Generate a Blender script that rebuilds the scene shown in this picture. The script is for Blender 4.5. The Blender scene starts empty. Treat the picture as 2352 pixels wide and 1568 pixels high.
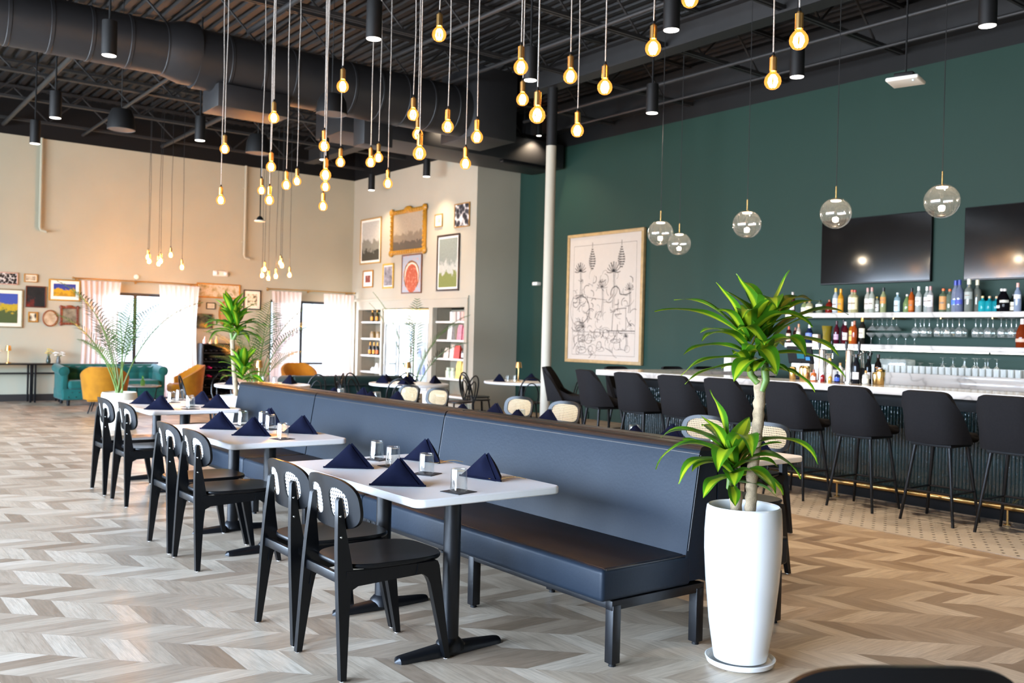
import bpy, math, random
from mathutils import Vector, Matrix
R = math.radians
PI = math.pi
sc = bpy.context.scene
COL = sc.collection
rnd = random.Random(7)

# ---------------------------------------------------------------- colour + materials
def lin(h):
    h = h.lstrip('#')
    out = []
    for i in (0, 2, 4):
        c = int(h[i:i+2], 16) / 255
        out.append(c/12.92 if c <= .04045 else ((c+.055)/1.055)**2.4)
    return tuple(out) + (1,)
MATS = {}
class NT:
    def __init__(s, name):
        s.m = bpy.data.materials.new(name); s.m.use_nodes = True
        s.t = s.m.node_tree; s.n = s.t.nodes; s.l = s.t.links
        s.n.clear(); s.out = s.n.new('ShaderNodeOutputMaterial')
    def node(s, typ, **kw):
        n = s.n.new('ShaderNode'+typ)
        for k, v in kw.items(): setattr(n, k, v)
        return n
    def link(s, a, b): s.l.new(a, b)
    def math(s, op, a, b=None, c=None):
        n = s.node('Math', operation=op)
        for i, x in enumerate((a, b, c)):
            if x is None: continue
            if isinstance(x, (int, float)): n.inputs[i].default_value = x
            else: s.link(x, n.inputs[i])
        return n.outputs[0]
    def ramp(s, fac, stops, interp='LINEAR'):
        n = s.node('ValToRGB'); cr = n.color_ramp; cr.interpolation = interp
        while len(cr.elements) < len(stops): cr.elements.new(.5)
        for e, (p, c) in zip(cr.elements, stops): e.position = p; e.color = c
        s.link(fac, n.inputs[0]); return n.outputs[0]
    def mix(s, fac, a, b, mode='MIX'):
        n = s.node('Mix', data_type='RGBA', blend_type=mode)
        for i, x in ((0, fac), (6, a), (7, b)):
            if isinstance(x, (int, float)): n.inputs[i].default_value = x
            elif isinstance(x, tuple): n.inputs[i].default_value = x
            else: s.link(x, n.inputs[i])
        return n.outputs[2]
    def pbsdf(s, col, rough=.5, metal=0, spec=.5, coat=0, bump=None, bumps=.1, trans=0, sheen=0, emit=None, es=0, sss=0):
        b = s.node('BsdfPrincipled')
        if isinstance(col, tuple): b.inputs['Base Color'].default_value = col
        else: s.link(col, b.inputs['Base Color'])
        if isinstance(rough, (int, float)): b.inputs['Roughness'].default_value = rough
        else: s.link(rough, b.inputs['Roughness'])
        b.inputs['Metallic'].default_value = metal
        b.inputs['Specular IOR Level'].default_value = spec
        b.inputs['Coat Weight'].default_value = coat
        b.inputs['Transmission Weight'].default_value = trans
        b.inputs['Sheen Weight'].default_value = sheen
        if sss: b.inputs['Subsurface Weight'].default_value = sss
        if emit: b.inputs['Emission Color'].default_value = emit; b.inputs['Emission Strength'].default_value = es
        if bump is not None:
            bn = s.node('Bump'); bn.inputs['Strength'].default_value = bumps; bn.inputs['Distance'].default_value = .01
            s.link(bump, bn.inputs['Height']); s.link(bn.outputs[0], b.inputs['Normal'])
        s.link(b.outputs[0], s.out.inputs[0]); return b
    def obj(s): return s.node('TexCoord').outputs['Object']
    def noise(s, vec, scale, detail=2, rough=.5):
        n = s.node('TexNoise'); n.inputs['Scale'].default_value = scale; n.inputs['Detail'].default_value = detail
        n.inputs['Roughness'].default_value = rough
        if vec is not None: s.link(vec, n.inputs['Vector'])
        return n.outputs[0]

def flat(name, h, rough=.5, metal=0, spec=.5, coat=0, var=.06, nscale=8, bump=0, sheen=0, sss=0):
    """a plain finish with slight mottling"""
    if name in MATS: return MATS[name]
    t = NT(name); c = lin(h) if isinstance(h, str) else h
    tc = t.obj(); nz = t.noise(tc, nscale, 3)
    lo = tuple(x*(1-var) for x in c[:3])+(1,); hi = tuple(min(1, x*(1+var)) for x in c[:3])+(1,)
    colr = t.ramp(nz, [(.3, lo), (.7, hi)])
    bz = t.noise(tc, nscale*12, 2) if bump else None
    t.pbsdf(colr, rough, metal, spec, coat, bz, bump, sheen=sheen, sss=sss)
    MATS[name] = t.m; return t.m
def emit(name, c, s):
    if name in MATS: return MATS[name]
    t = NT(name); e = t.node('Emission'); e.inputs[0].default_value = c; e.inputs[1].default_value = s
    t.link(e.outputs[0], t.out.inputs[0]); MATS[name] = t.m; return t.m
def thinglass(name, tint=(.96, .98, .98, 1), refl=.10, rough=.02, body=0, bodycol=None):
    """thin clear glass: see-through with a fresnel gloss, optionally some body colour"""
    if name in MATS: return MATS[name]
    t = NT(name)
    tr = t.node('BsdfTransparent'); tr.inputs[0].default_value = tint
    gl = t.node('BsdfGlossy'); gl.inputs['Roughness'].default_value = rough; gl.inputs[0].default_value = (1, 1, 1, 1)
    lw = t.node('LayerWeight'); lw.inputs[0].default_value = .5
    f = t.math('MULTIPLY_ADD', t.math('POWER', lw.outputs['Facing'], 3.5), .75, refl*.25)
    f = t.math('MINIMUM', f, .9)
    mx = t.node('MixShader'); t.link(f, mx.inputs[0]); t.link(tr.outputs[0], mx.inputs[1]); t.link(gl.outputs[0], mx.inputs[2])
    o = mx.outputs[0]
    if body:
        df = t.node('BsdfDiffuse'); df.inputs[0].default_value = bodycol
        m2 = t.node('MixShader'); m2.inputs[0].default_value = body
        t.link(o, m2.inputs[1]); t.link(df.outputs[0], m2.inputs[2]); o = m2.outputs[0]
    t.link(o, t.out.inputs[0]); MATS[name] = t.m; return t.m

def m_floor():
    t = NT('chevron_oak_floor'); tc = t.obj()
    sx = t.node('SeparateXYZ'); t.link(tc, sx.inputs[0]); x, y = sx.outputs[0], sx.outputs[1]
    k = math.sqrt(.5); W = .262; P = .152
    a = t.math('MULTIPLY_ADD', t.math('ADD', x, y), k/W, -4.71/W+40)
    b = t.math('MULTIPLY', t.math('SUBTRACT', x, y), k)
    row = t.math('FLOOR', a); fa = t.math('SUBTRACT', a, row)
    par = t.math('MODULO', row, 2)
    sg = t.math('MULTIPLY_ADD', par, 2, -1)
    s = t.math('DIVIDE', t.math('MULTIPLY_ADD', t.math('MULTIPLY', fa, sg), W, b), P)
    pl = t.math('FLOOR', s); fs = t.math('SUBTRACT', s, pl)
    idv = t.node('CombineXYZ'); t.link(row, idv.inputs[0]); t.link(pl, idv.inputs[1])
    wn = t.node('TexWhiteNoise', noise_dimensions='2D'); t.link(idv.outputs[0], wn.inputs[0])
    # grain runs along each plank
    long_ = t.math('MULTIPLY', fa, W*1.4); 
    gv = t.node('CombineXYZ'); t.link(t.math('MULTIPLY', fs, P*22), gv.inputs[0])
    t.link(t.math('MULTIPLY_ADD', wn.outputs[0], 37, t.math('MULTIPLY', long_, 3.0)), gv.inputs[1]); t.link(row, gv.inputs[2])
    g1 = t.noise(gv.outputs[0], 2.2, 5, .62)
    wv = t.node('TexWave', wave_type='BANDS', bands_direction='X'); t.link(gv.outputs[0], wv.inputs[0])
    wv.inputs['Scale'].default_value = 1.1; wv.inputs['Distortion'].default_value = 5; wv.inputs['Detail'].default_value = 2; wv.inputs['Detail Scale'].default_value = .7
    base = t.ramp(wn.outputs[0], [(0, lin('8a7661')), (.3, lin('a6937d')), (.65, lin('b8a68f')), (1, lin('cabaa4'))])
    gr = t.ramp(g1, [(.3, (.62, .60, .58, 1)), (.62, (1.04, 1.04, 1.04, 1))])
    c = t.mix(.75, base, gr, 'MULTIPLY')
    c = t.mix(t.math('MULTIPLY', wv.outputs[0], .10), c, lin('8a7058'))
    e1 = t.math('LESS_THAN', fs, .018); e2 = t.math('LESS_THAN', fa, .008)
    ed = t.math('MAXIMUM', e1, e2)
    c = t.mix(t.math('MULTIPLY', ed, .45), c, lin('5c5046'))
    rg = t.math('MULTIPLY_ADD', g1, .14, .27)
    t.pbsdf(c, rg, spec=.45, bump=t.math('SUBTRACT', g1, ed), bumps=.05)
    return t.m
def m_tile():
    t = NT('penny_mosaic_tile'); tc = t.obj()
    sx = t.node('SeparateXYZ'); t.link(tc, sx.inputs[0]); x, y = sx.outputs[0], sx.outputs[1]
    px, py = .105, .09
    v = t.math('DIVIDE', x, py); vi = t.math('FLOOR', v); fv = t.math('SUBTRACT', v, vi)
    u = t.math('MULTIPLY_ADD', t.math('MODULO', vi, 2), .5, t.math('DIVIDE', y, px)); fu = t.math('FRACT', u)
    d = t.math('ADD', t.math('POWER', t.math('MULTIPLY', t.math('SUBTRACT', fu, .5), px), 2), t.math('POWER', t.math('MULTIPLY', t.math('SUBTRACT', fv, .5), py), 2))
    dot = t.math('LESS_THAN', d, .0135**2)
    vo = t.node('TexVoronoi', feature='DISTANCE_TO_EDGE'); vo.inputs['Scale'].default_value = 36; vo.inputs['Randomness'].default_value = .15; t.link(tc, vo.inputs[0])
    gr = t.math('LESS_THAN', vo.outputs['Distance'], .05)
    c = t.mix(t.math('MULTIPLY', gr, .35), lin('beb6ab'), lin('938a7e'))
    c = t.mix(dot, c, lin('3a322c'))
    t.pbsdf(c, .28, spec=.5); return t.m
def m_wall(name, low, high, zsplit, var=.03):
    """painted wall whose paint changes colour at a cut-in line"""
    t = NT(name); tc = t.obj(); sx = t.node('SeparateXYZ'); t.link(tc, sx.inputs[0])
    f = t.math('GREATER_THAN', sx.outputs[2], zsplit)
    nz = t.noise(tc, 1.3, 4); l = lin(low)
    lo = t.ramp(nz, [(.3, tuple(q*(1-var) for q in l[:3])+(1,)), (.7, tuple(q*(1+var) for q in l[:3])+(1,))])
    t.pbsdf(t.mix(f, lo, lin(high)), .6, spec=.3, bump=t.noise(tc, 90, 2), bumps=.04); return t.m
def m_marble(name='white_veined_quartz'):
    if name in MATS: return MATS[name]
    t = NT(name); tc = t.obj()
    n = t.noise(tc, 1.1, 4, .5); ab = t.math('ABSOLUTE', t.math('SUBTRACT', n, .5))
    v = t.ramp(ab, [(0, lin('a69e96')), (.012, lin('bfb6ad')), (.03, lin('c6bdb4'))])
    t.pbsdf(v, .12, spec=.5); MATS[name] = t.m; return t.m
def m_ripple():
    t = NT('dark_green_glazed_flute'); tc = t.obj(); n = t.noise(tc, 5, 3)
    c = t.ramp(n, [(.3, lin('081c20')), (.7, lin('0e2c30'))])
    t.pbsdf(c, .16, spec=.9, coat=.6, bump=t.noise(tc, 20, 2), bumps=.5); return t.m
def m_leaf(name, edge, mid, rim=None):
    t = NT(name); uv = t.node('UVMap').outputs[0]; sx = t.node('SeparateXYZ'); t.link(uv, sx.inputs[0])
    d = t.math('ABSOLUTE', t.math('SUBTRACT', sx.outputs[0], .5))
    nz = t.noise(t.obj(), 9, 2)
    st = t.node('TexNoise'); st.inputs['Scale'].default_value = 1; cv = t.node('CombineXYZ')
    t.link(t.math('MULTIPLY', sx.outputs[0], 26), cv.inputs[0]); t.link(t.math('MULTIPLY', sx.outputs[1], 1.2), cv.inputs[1]); t.link(cv.outputs[0], st.inputs[0])
    dd = t.math('MULTIPLY_ADD', t.math('SUBTRACT', st.outputs[0], .5), .22, d)
    c = t.ramp(dd, [(.03, lin(mid)), (.17, lin(mid)), (.24, lin(edge)), (.5, lin(edge))])
    c = t.mix(t.math('MULTIPLY', nz, .35), c, lin('2f5f10'))
    b = t.pbsdf(c, .33, spec=.5)
    tr = t.node('BsdfTranslucent'); t.link(c, tr.inputs[0]); mx = t.node('MixShader'); mx.inputs[0].default_value = .28
    t.link(b.outputs[0], mx.inputs[1]); t.link(tr.outputs[0], mx.inputs[2]); t.link(mx.outputs[0], t.out.inputs[0]); return t.m
def m_cane(name, col, holes=True, pitch=.017):
    t = NT(name); uv = t.node('UVMap').outputs[0]; sx = t.node('SeparateXYZ'); t.link(uv, sx.inputs[0])
    fu = t.math('SUBTRACT', t.math('FRACT', t.math('DIVIDE', sx.outputs[0], pitch)), .5)
    fv = t.math('SUBTRACT', t.math('FRACT', t.math('DIVIDE', sx.outputs[1], pitch)), .5)
    d = t.math('ADD', t.math('MULTIPLY', fu, fu), t.math('MULTIPLY', fv, fv)); h = t.math('LESS_THAN', d, .26**2)
    b = t.pbsdf(lin(col), .5)
    tl = t.node('BsdfTranslucent'); tl.inputs[0].default_value = lin(col); m0 = t.node('MixShader'); m0.inputs[0].default_value = .35
    t.link(b.outputs[0], m0.inputs[1]); t.link(tl.outputs[0], m0.inputs[2])
    tr = t.node('BsdfTransparent'); mx = t.node('MixShader'); t.link(h, mx.inputs[0])
    t.link(m0.outputs[0], mx.inputs[1]); t.link(tr.outputs[0], mx.inputs[2]); t.link(mx.outputs[0], t.out.inputs[0]); return t.m
def m_sheer():
    t = NT('sheer_blush_curtain_cloth'); c = lin('f0dcd2')
    d = t.node('BsdfDiffuse'); d.inputs[0].default_value = c
    tl = t.node('BsdfTranslucent'); tl.inputs[0].default_value = c
    tr = t.node('BsdfTransparent'); m1 = t.node('MixShader'); m1.inputs[0].default_value = .555
    t.link(d.outputs[0], m1.inputs[1]); t.link(tl.outputs[0], m1.inputs[2])
    nz = t.noise(t.obj(), 40, 2); m2 = t.node('MixShader'); t.link(t.math('MULTIPLY', nz, .12), m2.inputs[0])
    t.link(m1.outputs[0], m2.inputs[1]); t.link(tr.outputs[0], m2.inputs[2]); t.link(m2.outputs[0], t.out.inputs[0]); return t.m
def m_art(name, cols, scale=6, seed=0, kind='noise', rough=.2):
    t = NT(name); mp = t.node('Mapping'); t.link(t.obj(), mp.inputs[0]); mp.inputs['Location'].default_value = (seed*3.1, seed*1.7, seed*.9)
    if kind == 'noise': f = t.noise(mp.outputs[0], scale, 4, .6)
    else:
        v = t.node('TexVoronoi'); v.inputs['Scale'].default_value = scale; t.link(mp.outputs[0], v.inputs[0])
        f = v.outputs['Distance']
    n = len(cols); st = [(.25+.5*i/max(1, n-1), lin(c)) for i, c in enumerate(cols)]
    t.pbsdf(t.ramp(f, st), rough, spec=.4); return t.m
def m_scene_art(name, sky, mid, low, seed=0, hz=0.0, amp=.12, tall=.5):
    """painting with an upper field, a rough middle mass and a lower field"""
    t = NT(name); tc = t.obj(); sx = t.node('SeparateXYZ'); t.link(tc, sx.inputs[0])
    mp = t.node('Mapping'); t.link(tc, mp.inputs[0]); mp.inputs['Location'].default_value = (seed, seed*2, seed*.3)
    n = t.noise(mp.outputs[0], 7, 5, .65)
    z = t.math('MULTIPLY_ADD', t.math('SUBTRACT', n, .5), amp*4, sx.outputs[2])
    c = t.ramp(t.math('MULTIPLY_ADD', z, 1/tall, .5-hz/tall), [(0, lin(low)), (.33, lin(low)), (.38, lin(mid)), (.58, lin(mid)), (.66, lin(sky)), (1, lin(sky))])
    c = t.mix(t.math('MULTIPLY', t.noise(mp.outputs[0], 22, 3), .4), c, lin('4a4640'))
    t.pbsdf(c, .2, spec=.4); return t.m

M = dict(
 floor=m_floor(), tile=m_tile(), marble=m_marble(), ripple=m_ripple(),
 wend=m_wall('greige_wall_paint', 'aca893', '0b0a0a', 5.3), wbar=m_wall('deep_green_wall_paint', '163229', '0a0a0a', 5.3),
 wgal=m_wall('greige_gallery_paint', 'a8a291', '0b0a0a', 5.3), wplain=flat('plain_room_paint', 'c9c4b6', .7),
 deck=flat('black_painted_deck', '1a1919', .6, var=.1), steel=flat('black_painted_steel', '232222', .5, var=.1),
 duct=flat('charcoal_duct_paint', '1e1e20', .5, var=.08), col=m_wall('column_paint', 'b3aa99', '171616', 4.52),
 black=flat('black_lacquer', '060709', .32, spec=.3, var=.1), blackmat=flat('matte_black', '0c0c0d', .6, spec=.25), iron=flat('black_powder_coat', '0a0b0e', .4, spec=.35),
 vinyl=flat('navy_black_vinyl', '151e28', .46, spec=.2, var=.06, nscale=5, bump=.06), cap=flat('warm_sheen_vinyl', '241d1a', .4, spec=.3, var=.06, nscale=5, bump=.05),  # cap: brown paints the warm bulb reflection on the dark vinyl
 piping=flat('black_piping', '0d0d0f', .4),
 white=flat('white_laminate', 'f7f5f2', .3, var=.01), glaze=flat('white_glaze', 'dddcd8', .12, coat=.4, var=.03, nscale=4), wpaint=flat('white_trim_paint', 'e6e2d8', .45, var=.03),
 navy=flat('navy_napkin_cloth', '090c1f', .9, spec=.1, var=.12, nscale=30, bump=.12), paper=flat('black_paper', '1c1b1e', .8), gold=flat('brushed_gold', (.83, .56, .22, 1), .22, 1),
 brass=flat('aged_brass', (.55, .33, .12, 1), .3, 1), chrome=flat('brushed_steel', (.8, .79, .77, 1), .22, 1), glass=thinglass('clear_glass'), bowl=thinglass('stemware_glass', refl=.2),
 globe=thinglass('pendant_globe_glass', (.95,.95,.94,1), .3, .02, body=.018, bodycol=(.95,.92,.86,1)), backlit=thinglass('backlit_tumbler_glass', (.95,.96,.95,1), .3, .08, body=.36, bodycol=(.95,.96,.93,1)), stemw=thinglass('backlit_stemware_glass', (.95,.97,.96,1), .5, .03, body=.07, bodycol=(.9,.92,.9,1)),  # white body of tumblers and bar stemware stands in for backlight
 pane=thinglass('window_glass', (.97, .985, 1, 1), refl=.06), canew=m_cane('white_cane_weave', 'f4f1ea'), canet=m_cane('tan_cane_weave', 'd9bd92'),
 fabric=flat('charcoal_stool_fabric', '1b1a1b', .9, spec=.08, var=.1, nscale=60, bump=.1), teal=flat('teal_velvet', '0b504a', .7, spec=.2, sheen=.15, var=.2, nscale=6),
 dteal=flat('dark_green_velvet', '08221f', .7, spec=.2, sheen=.1, var=.2, nscale=6), mustard=flat('mustard_velvet', '94600c', .75, spec=.15, sheen=.1, var=.14, nscale=7),
 sheer=m_sheer(), bark=flat('ringed_cane_bark', 'a08c70', .8, var=.3, nscale=26, bump=.5), soil=flat('dark_soil', '2a2018', .95, var=.3, nscale=40, bump=.6),
 leaf=m_leaf('striped_corn_plant_leaf', '3c6f12', 'a3b422'), leafd=m_leaf('far_corn_plant_leaf', '3a7d16', '9cbb2a'), palm=flat('palm_leaflet', '34561b', .45, var=.35, nscale=14, sss=0), stem=flat('green_stem', '56702c', .5),
 cord=flat('braided_grey_cord', '9a948e', .7, var=.35, nscale=120), cordb=flat('thin_black_cord', '101010', .6), brush=flat('ribbed_stoneware', 'cfc8b8', .7, var=.08),
 screen=flat('tv_glass', '08080a', .1, spec=.6), led=emit('led_strip_light', (1, .93, .82, 1), 9), ledw=emit('lit_sign_face', (1, .97, .9, 1), 3.2), lens=emit('downlight_lens', (1, .93, .83, 1), 9),
 fil=emit('hot_filament', (1, .55, .19, 1), 250), filfar=emit('hot_far_filament', (1, .45, .12, 1), 1700), globefil=emit('warm_led_disc', (1, .82, .6, 1), 60), lampglow=emit('table_lamp_glow', (1, .62, .25, 1), 18),
)
def m_amber():
    t = NT('lit_amber_glass'); e = t.node('Emission'); e.inputs[0].default_value = (1, .37, .06, 1); e.inputs[1].default_value = 2.0
    tr = t.node('BsdfTransparent'); tr.inputs[0].default_value = (1, .80, .48, 1)
    gl = t.node('BsdfGlossy'); gl.inputs['Roughness'].default_value = .04
    m1 = t.node('MixShader'); m1.inputs[0].default_value = .55; t.link(tr.outputs[0], m1.inputs[1]); t.link(e.outputs[0], m1.inputs[2])
    lw = t.node('LayerWeight'); lw.inputs[0].default_value = .5
    m2 = t.node('MixShader'); t.link(t.math('MULTIPLY', t.math('POWER', lw.outputs['Facing'], 4), .5), m2.inputs[0]); t.link(m1.outputs[0], m2.inputs[1]); t.link(gl.outputs[0], m2.inputs[2])
    t.link(m2.outputs[0], t.out.inputs[0]); return t.m
M['amber'] = m_amber()

# ---------------------------------------------------------------- mesh builder
class MB:
    def __init__(s): s.v = []; s.f = []; s.uv = {}; 
    def add(s, vs, fs, uvs=None):
        o = len(s.v); s.v += [tuple(p) for p in vs]; s.f += [tuple(i+o for i in f) for f in fs]
        if uvs:
            for i, q in enumerate(uvs): s.uv[o+i] = q
        return s
    def xf(s, mat, start=0):
        for i in range(start, len(s.v)): s.v[i] = tuple(mat @ Vector(s.v[i]))
        return s
    def box(s, c, d, bev=0, rz=0, rot=None, seg=1):
        """box with rounded edges (a rounded-corner prism stack)"""
        x, y, z = (q/2 for q in d); o = len(s.v)
        if bev <= 0:
            vs = [(i*x, j*y, k*z) for k in (-1, 1) for j in (-1, 1) for i in (-1, 1)]
            s.add(vs, [(0, 2, 3, 1), (4, 5, 7, 6), (0, 1, 5, 4), (2, 6, 7, 3), (0, 4, 6, 2), (1, 3, 7, 5)])
        else:
            b = min(bev, x*.99, y*.99, z*.99); n = seg+1; rings = []
            prof = []
            for k in range(n+1):
                a = -PI/2 + (PI/2)*k/n; prof.append((b*(1-math.cos(a)) if False else b-b*math.cos(a), -z+b+b*math.sin(a)))
            prof += [(i, -zz) for i, zz in reversed(prof)]
            for ins, zz in prof:
                ring = []
                r = max(b-ins, 0.0004)
                for cx, cy, a0 in ((x-b, y-b, 0), (-x+b, y-b, PI/2), (-x+b, -y+b, PI), (x-b, -y+b, 3*PI/2)):
                    for k in range(n+1):
                        a = a0+(PI/2)*k/n; ring.append((cx+r*math.cos(a), cy+r*math.sin(a), zz))
                rings.append(ring)
            m = len(rings[0]); vs = [p for r_ in rings for p in r_]; fs = []
            for i in range(len(rings)-1):
                for j in range(m): fs.append((i*m+j, i*m+(j+1) % m, (i+1)*m+(j+1) % m, (i+1)*m+j))
            fs.append(tuple(reversed(range(m)))); fs.append(tuple((len(rings)-1)*m+j for j in range(m)))
            s.add(vs, fs)
        T = Matrix.Translation(Vector(c)) @ (rot.to_4x4() if rot is not None else Matrix.Rotation(rz, 4, 'Z'))
        return s.xf(T, o)
    def tube(s, pts, r, n=8, caps=True, closed=False):
        pts = [Vector(p) for p in pts]; N = len(pts); rs = r if isinstance(r, (list, tuple)) else [r]*N
        vs = []; up = None
        for i, p in enumerate(pts):
            if closed: d = pts[(i+1) % N]-pts[i-1]
            else: d = pts[min(i+1, N-1)]-pts[max(i-1, 0)]
            if d.length < 1e-9: d = Vector((0, 0, 1))
            d.normalize()
            if up is None: up = Vector((0, 0, 1)) if abs(d.z) < .9 else Vector((1, 0, 0))
            u = up-d*up.dot(d)
            if u.length < 1e-6: u = d.orthogonal()
            u.normalize(); up = u; w = d.cross(u)
            for k in range(n):
                a = 2*PI*k/n; vs.append(p+(u*math.cos(a)+w*math.sin(a))*rs[i])
        fs = []
        for i in range(N if closed else N-1):
            j = (i+1) % N
            for k in range(n): fs.append((i*n+k, i*n+(k+1) % n, j*n+(k+1) % n, j*n+k))
        if caps and not closed: fs.append(tuple(reversed(range(n)))); fs.append(tuple((N-1)*n+k for k in range(n)))
        return s.add(vs, fs)
    def cyl(s, p0, p1, r0, r1=None, n=16): return s.tube([p0, p1], [r0, r0 if r1 is None else r1], n)
    def lathe(s, prof, c=(0, 0, 0), n=24, axis=None):
        vs = []; fs = []; L = len(prof); o = len(s.v)
        for r, z in prof:
            for k in range(n): a = 2*PI*k/n; vs.append((max(r, 1e-4)*math.cos(a), max(r, 1e-4)*math.sin(a), z))
        for i in range(L-1):
            for k in range(n): fs.append((i*n+k, i*n+(k+1) % n, (i+1)*n+(k+1) % n, (i+1)*n+k))
        s.add(vs, fs)
        return s.xf(Matrix.Translation(Vector(c)) @ (axis if axis is not None else Matrix.Identity(4)), o)
    def sphere(s, c, r, n=16, m=10, sc_=(1, 1, 1)):
        prof = [(r*math.sin(PI*i/m), -r*math.cos(PI*i/m)) for i in range(m+1)]
        return s.lathe(prof, c, n, Matrix.Diagonal((sc_[0], sc_[1], sc_[2], 1)))
    def prism(s, poly, lo, hi, fn=None):
        """extrude a 2-D outline; fn maps (a, b, t) to a point"""
        fn = fn or (lambda a, b, t: (a, b, t)); n = len(poly)
        vs = [fn(a, b, lo) for a, b in poly]+[fn(a, b, hi) for a, b in poly]
        fs = [(i, (i+1) % n, n+(i+1) % n, n+i) for i in range(n)]+[tuple(reversed(range(n))), tuple(range(n, 2*n))]
        return s.add(vs, fs)
    def sheet(s, fn, nu, nv, th=0, uvs=False):
        """surface patch fn(u,v), given thickness along its normal if th"""
        P = [[Vector(fn(i/nu, j/nv)) for i in range(nu+1)] for j in range(nv+1)]
        vs = [p for r_ in P for p in r_]; w = nu+1
        fs = [(j*w+i, j*w+i+1, (j+1)*w+i+1, (j+1)*w+i) for j in range(nv) for i in range(nu)]
        uv = [(i/nu, j/nv) for j in range(nv+1) for i in range(nu+1)] if uvs else None
        if not th: return s.add(vs, fs, uv)
        N = []
        for j in range(nv+1):
            for i in range(nu+1):
                a = P[j][min(i+1, nu)]-P[j][max(i-1, 0)]; b = P[min(j+1, nv)][i]-P[max(j-1, 0)][i]
                q = a.cross(b); N.append(q.normalized() if q.length > 1e-12 else Vector((0, 0, 1)))
        k = len(vs); vs2 = [p+q*th for p, q in zip(vs, N)]
        fs2 = [tuple(k+i for i in reversed(f)) for f in fs]
        rim = [j*w for j in range(nv, 0, -1)]+[i for i in range(nu)]+[j*w+nu for j in range(nv)]+[nv*w+i for i in range(nu, 0, -1)]
        side = [(rim[(i+1) % len(rim)], rim[i], k+rim[i], k+rim[(i+1) % len(rim)]) for i in range(len(rim))]
        return s.add(vs+vs2, fs+fs2+side, (uv+uv) if uv else None)
    def mesh(s, name):
        me = bpy.data.meshes.new(name); me.from_pydata(s.v, [], s.f); 
        if s.uv:
            l = me.uv_layers.new(name='UVMap')
            idx = [0]*len(me.loops); me.loops.foreach_get('vertex_index', idx)
            l.data.foreach_set('uv', [q for i in idx for q in s.uv.get(i, (0, 0))])
        me.polygons.foreach_set('use_smooth', [True]*len(me.polygons))
        me.set_sharp_from_angle(angle=R(38)); me.validate(); me.update(); return me
    def build(s, name, mat, parent=None, loc=None, rz=0):
        me = s.mesh(name); me.materials.append(mat)
        o = bpy.data.objects.new(name, me); COL.objects.link(o)
        if loc: o.location = loc
        if rz: o.rotation_euler = (0, 0, rz)
        if parent is not None: o.parent = parent
        return o
def tag(o, label=None, cat=None, group=None, kind=None):
    if label: o['label'] = label
    if cat: o['category'] = cat
    if group: o['group'] = group
    if kind: o['kind'] = kind
    return o
def thing(name, label, cat, loc=(0, 0, 0), rz=0, group=None):
    o = bpy.data.objects.new(name, None); COL.objects.link(o); o.location = loc; o.rotation_euler = (0, 0, rz); o.empty_display_size = .05
    return tag(o, label, cat, group)
KIDS = {}
def copy_tree(o, parent=None):
    c = o.copy(); COL.objects.link(c)
    if parent is not None: c.parent = parent
    for ch in o.children: copy_tree(ch, c)
    return c
def dup(root, loc, rz, label, group=None):
    r = copy_tree(root); r.location = loc; r.rotation_euler = (0, 0, rz); r['label'] = label
    if group: r['group'] = group
    return r
def structure(o): o['kind'] = 'structure'; return o
ORD = ['first', 'second', 'third', 'fourth', 'fifth', 'sixth', 'seventh', 'eighth', 'ninth', 'tenth', 'eleventh', 'twelfth', 'thirteenth', 'fourteenth', 'fifteenth', 'sixteenth', 'seventeenth', 'eighteenth', 'nineteenth', 'twentieth', '21st', '22nd', '23rd', '24th', '25th', '26th', '27th', '28th', '29th', '30th', '31st', '32nd', '33rd', '34th', '35th', '36th', '37th', '38th', '39th', '40th']
def superellipse(a, b, n, k):
    out = []
    for i in range(k):
        t = 2*PI*i/k; c, s_ = math.cos(t), math.sin(t)
        out.append((a*math.copysign(abs(c)**(2/n), c), b*math.copysign(abs(s_)**(2/n), s_)))
    return out
def rrect(w, h, r, k=4):
    out = []
    for cx, cy, a0 in ((w/2-r, h/2-r, 0), (-w/2+r, h/2-r, PI/2), (-w/2+r, -h/2+r, PI), (w/2-r, -h/2+r, 3*PI/2)):
        for i in range(k+1): a = a0+PI/2*i/k; out.append((cx+r*math.cos(a), cy+r*math.sin(a)))
    return out
SKY, CANE, WALLE, EXPO = 54.0, 150, 170, 0.18
sc.view_settings.view_transform = 'Standard'; sc.view_settings.look = 'None'; sc.view_settings.gamma = 1; sc.view_settings.use_curve_mapping = False; sc.view_settings.exposure = EXPO
sc.cycles.use_denoising = True; sc.cycles.max_bounces = 8; sc.cycles.transparent_max_bounces = 24; sc.cycles.diffuse_bounces = 4; sc.cycles.glossy_bounces = 4; sc.cycles.sample_clamp_indirect = 4; sc.cycles.caustics_reflective = False; sc.cycles.caustics_refractive = False
# ---------------------------------------------------------------- camera
yaw, pitch, roll = R(52.5874), R(-.2013), R(1.3994)
F = Vector((math.cos(pitch)*math.cos(yaw), math.cos(pitch)*math.sin(yaw), math.sin(pitch)))
r0 = Vector((math.sin(yaw), -math.cos(yaw), 0)); u0 = r0.cross(F)
rr = r0*math.cos(roll)+u0*math.sin(roll); uu = -r0*math.sin(roll)+u0*math.cos(roll)
cd = bpy.data.cameras.new('camera'); cam = bpy.data.objects.new('camera', cd); COL.objects.link(cam)
cam.matrix_world = Matrix(((rr.x, uu.x, -F.x, 0), (rr.y, uu.y, -F.y, 0), (rr.z, uu.z, -F.z, 1.5), (0, 0, 0, 1)))
cd.sensor_width = 36; cd.lens = 2128.27*36/2352; cd.clip_start = .05
cd.dof.use_dof = True; cd.dof.focus_distance = 4.5; cd.dof.aperture_fstop = 3.5
sc.camera = cam

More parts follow.
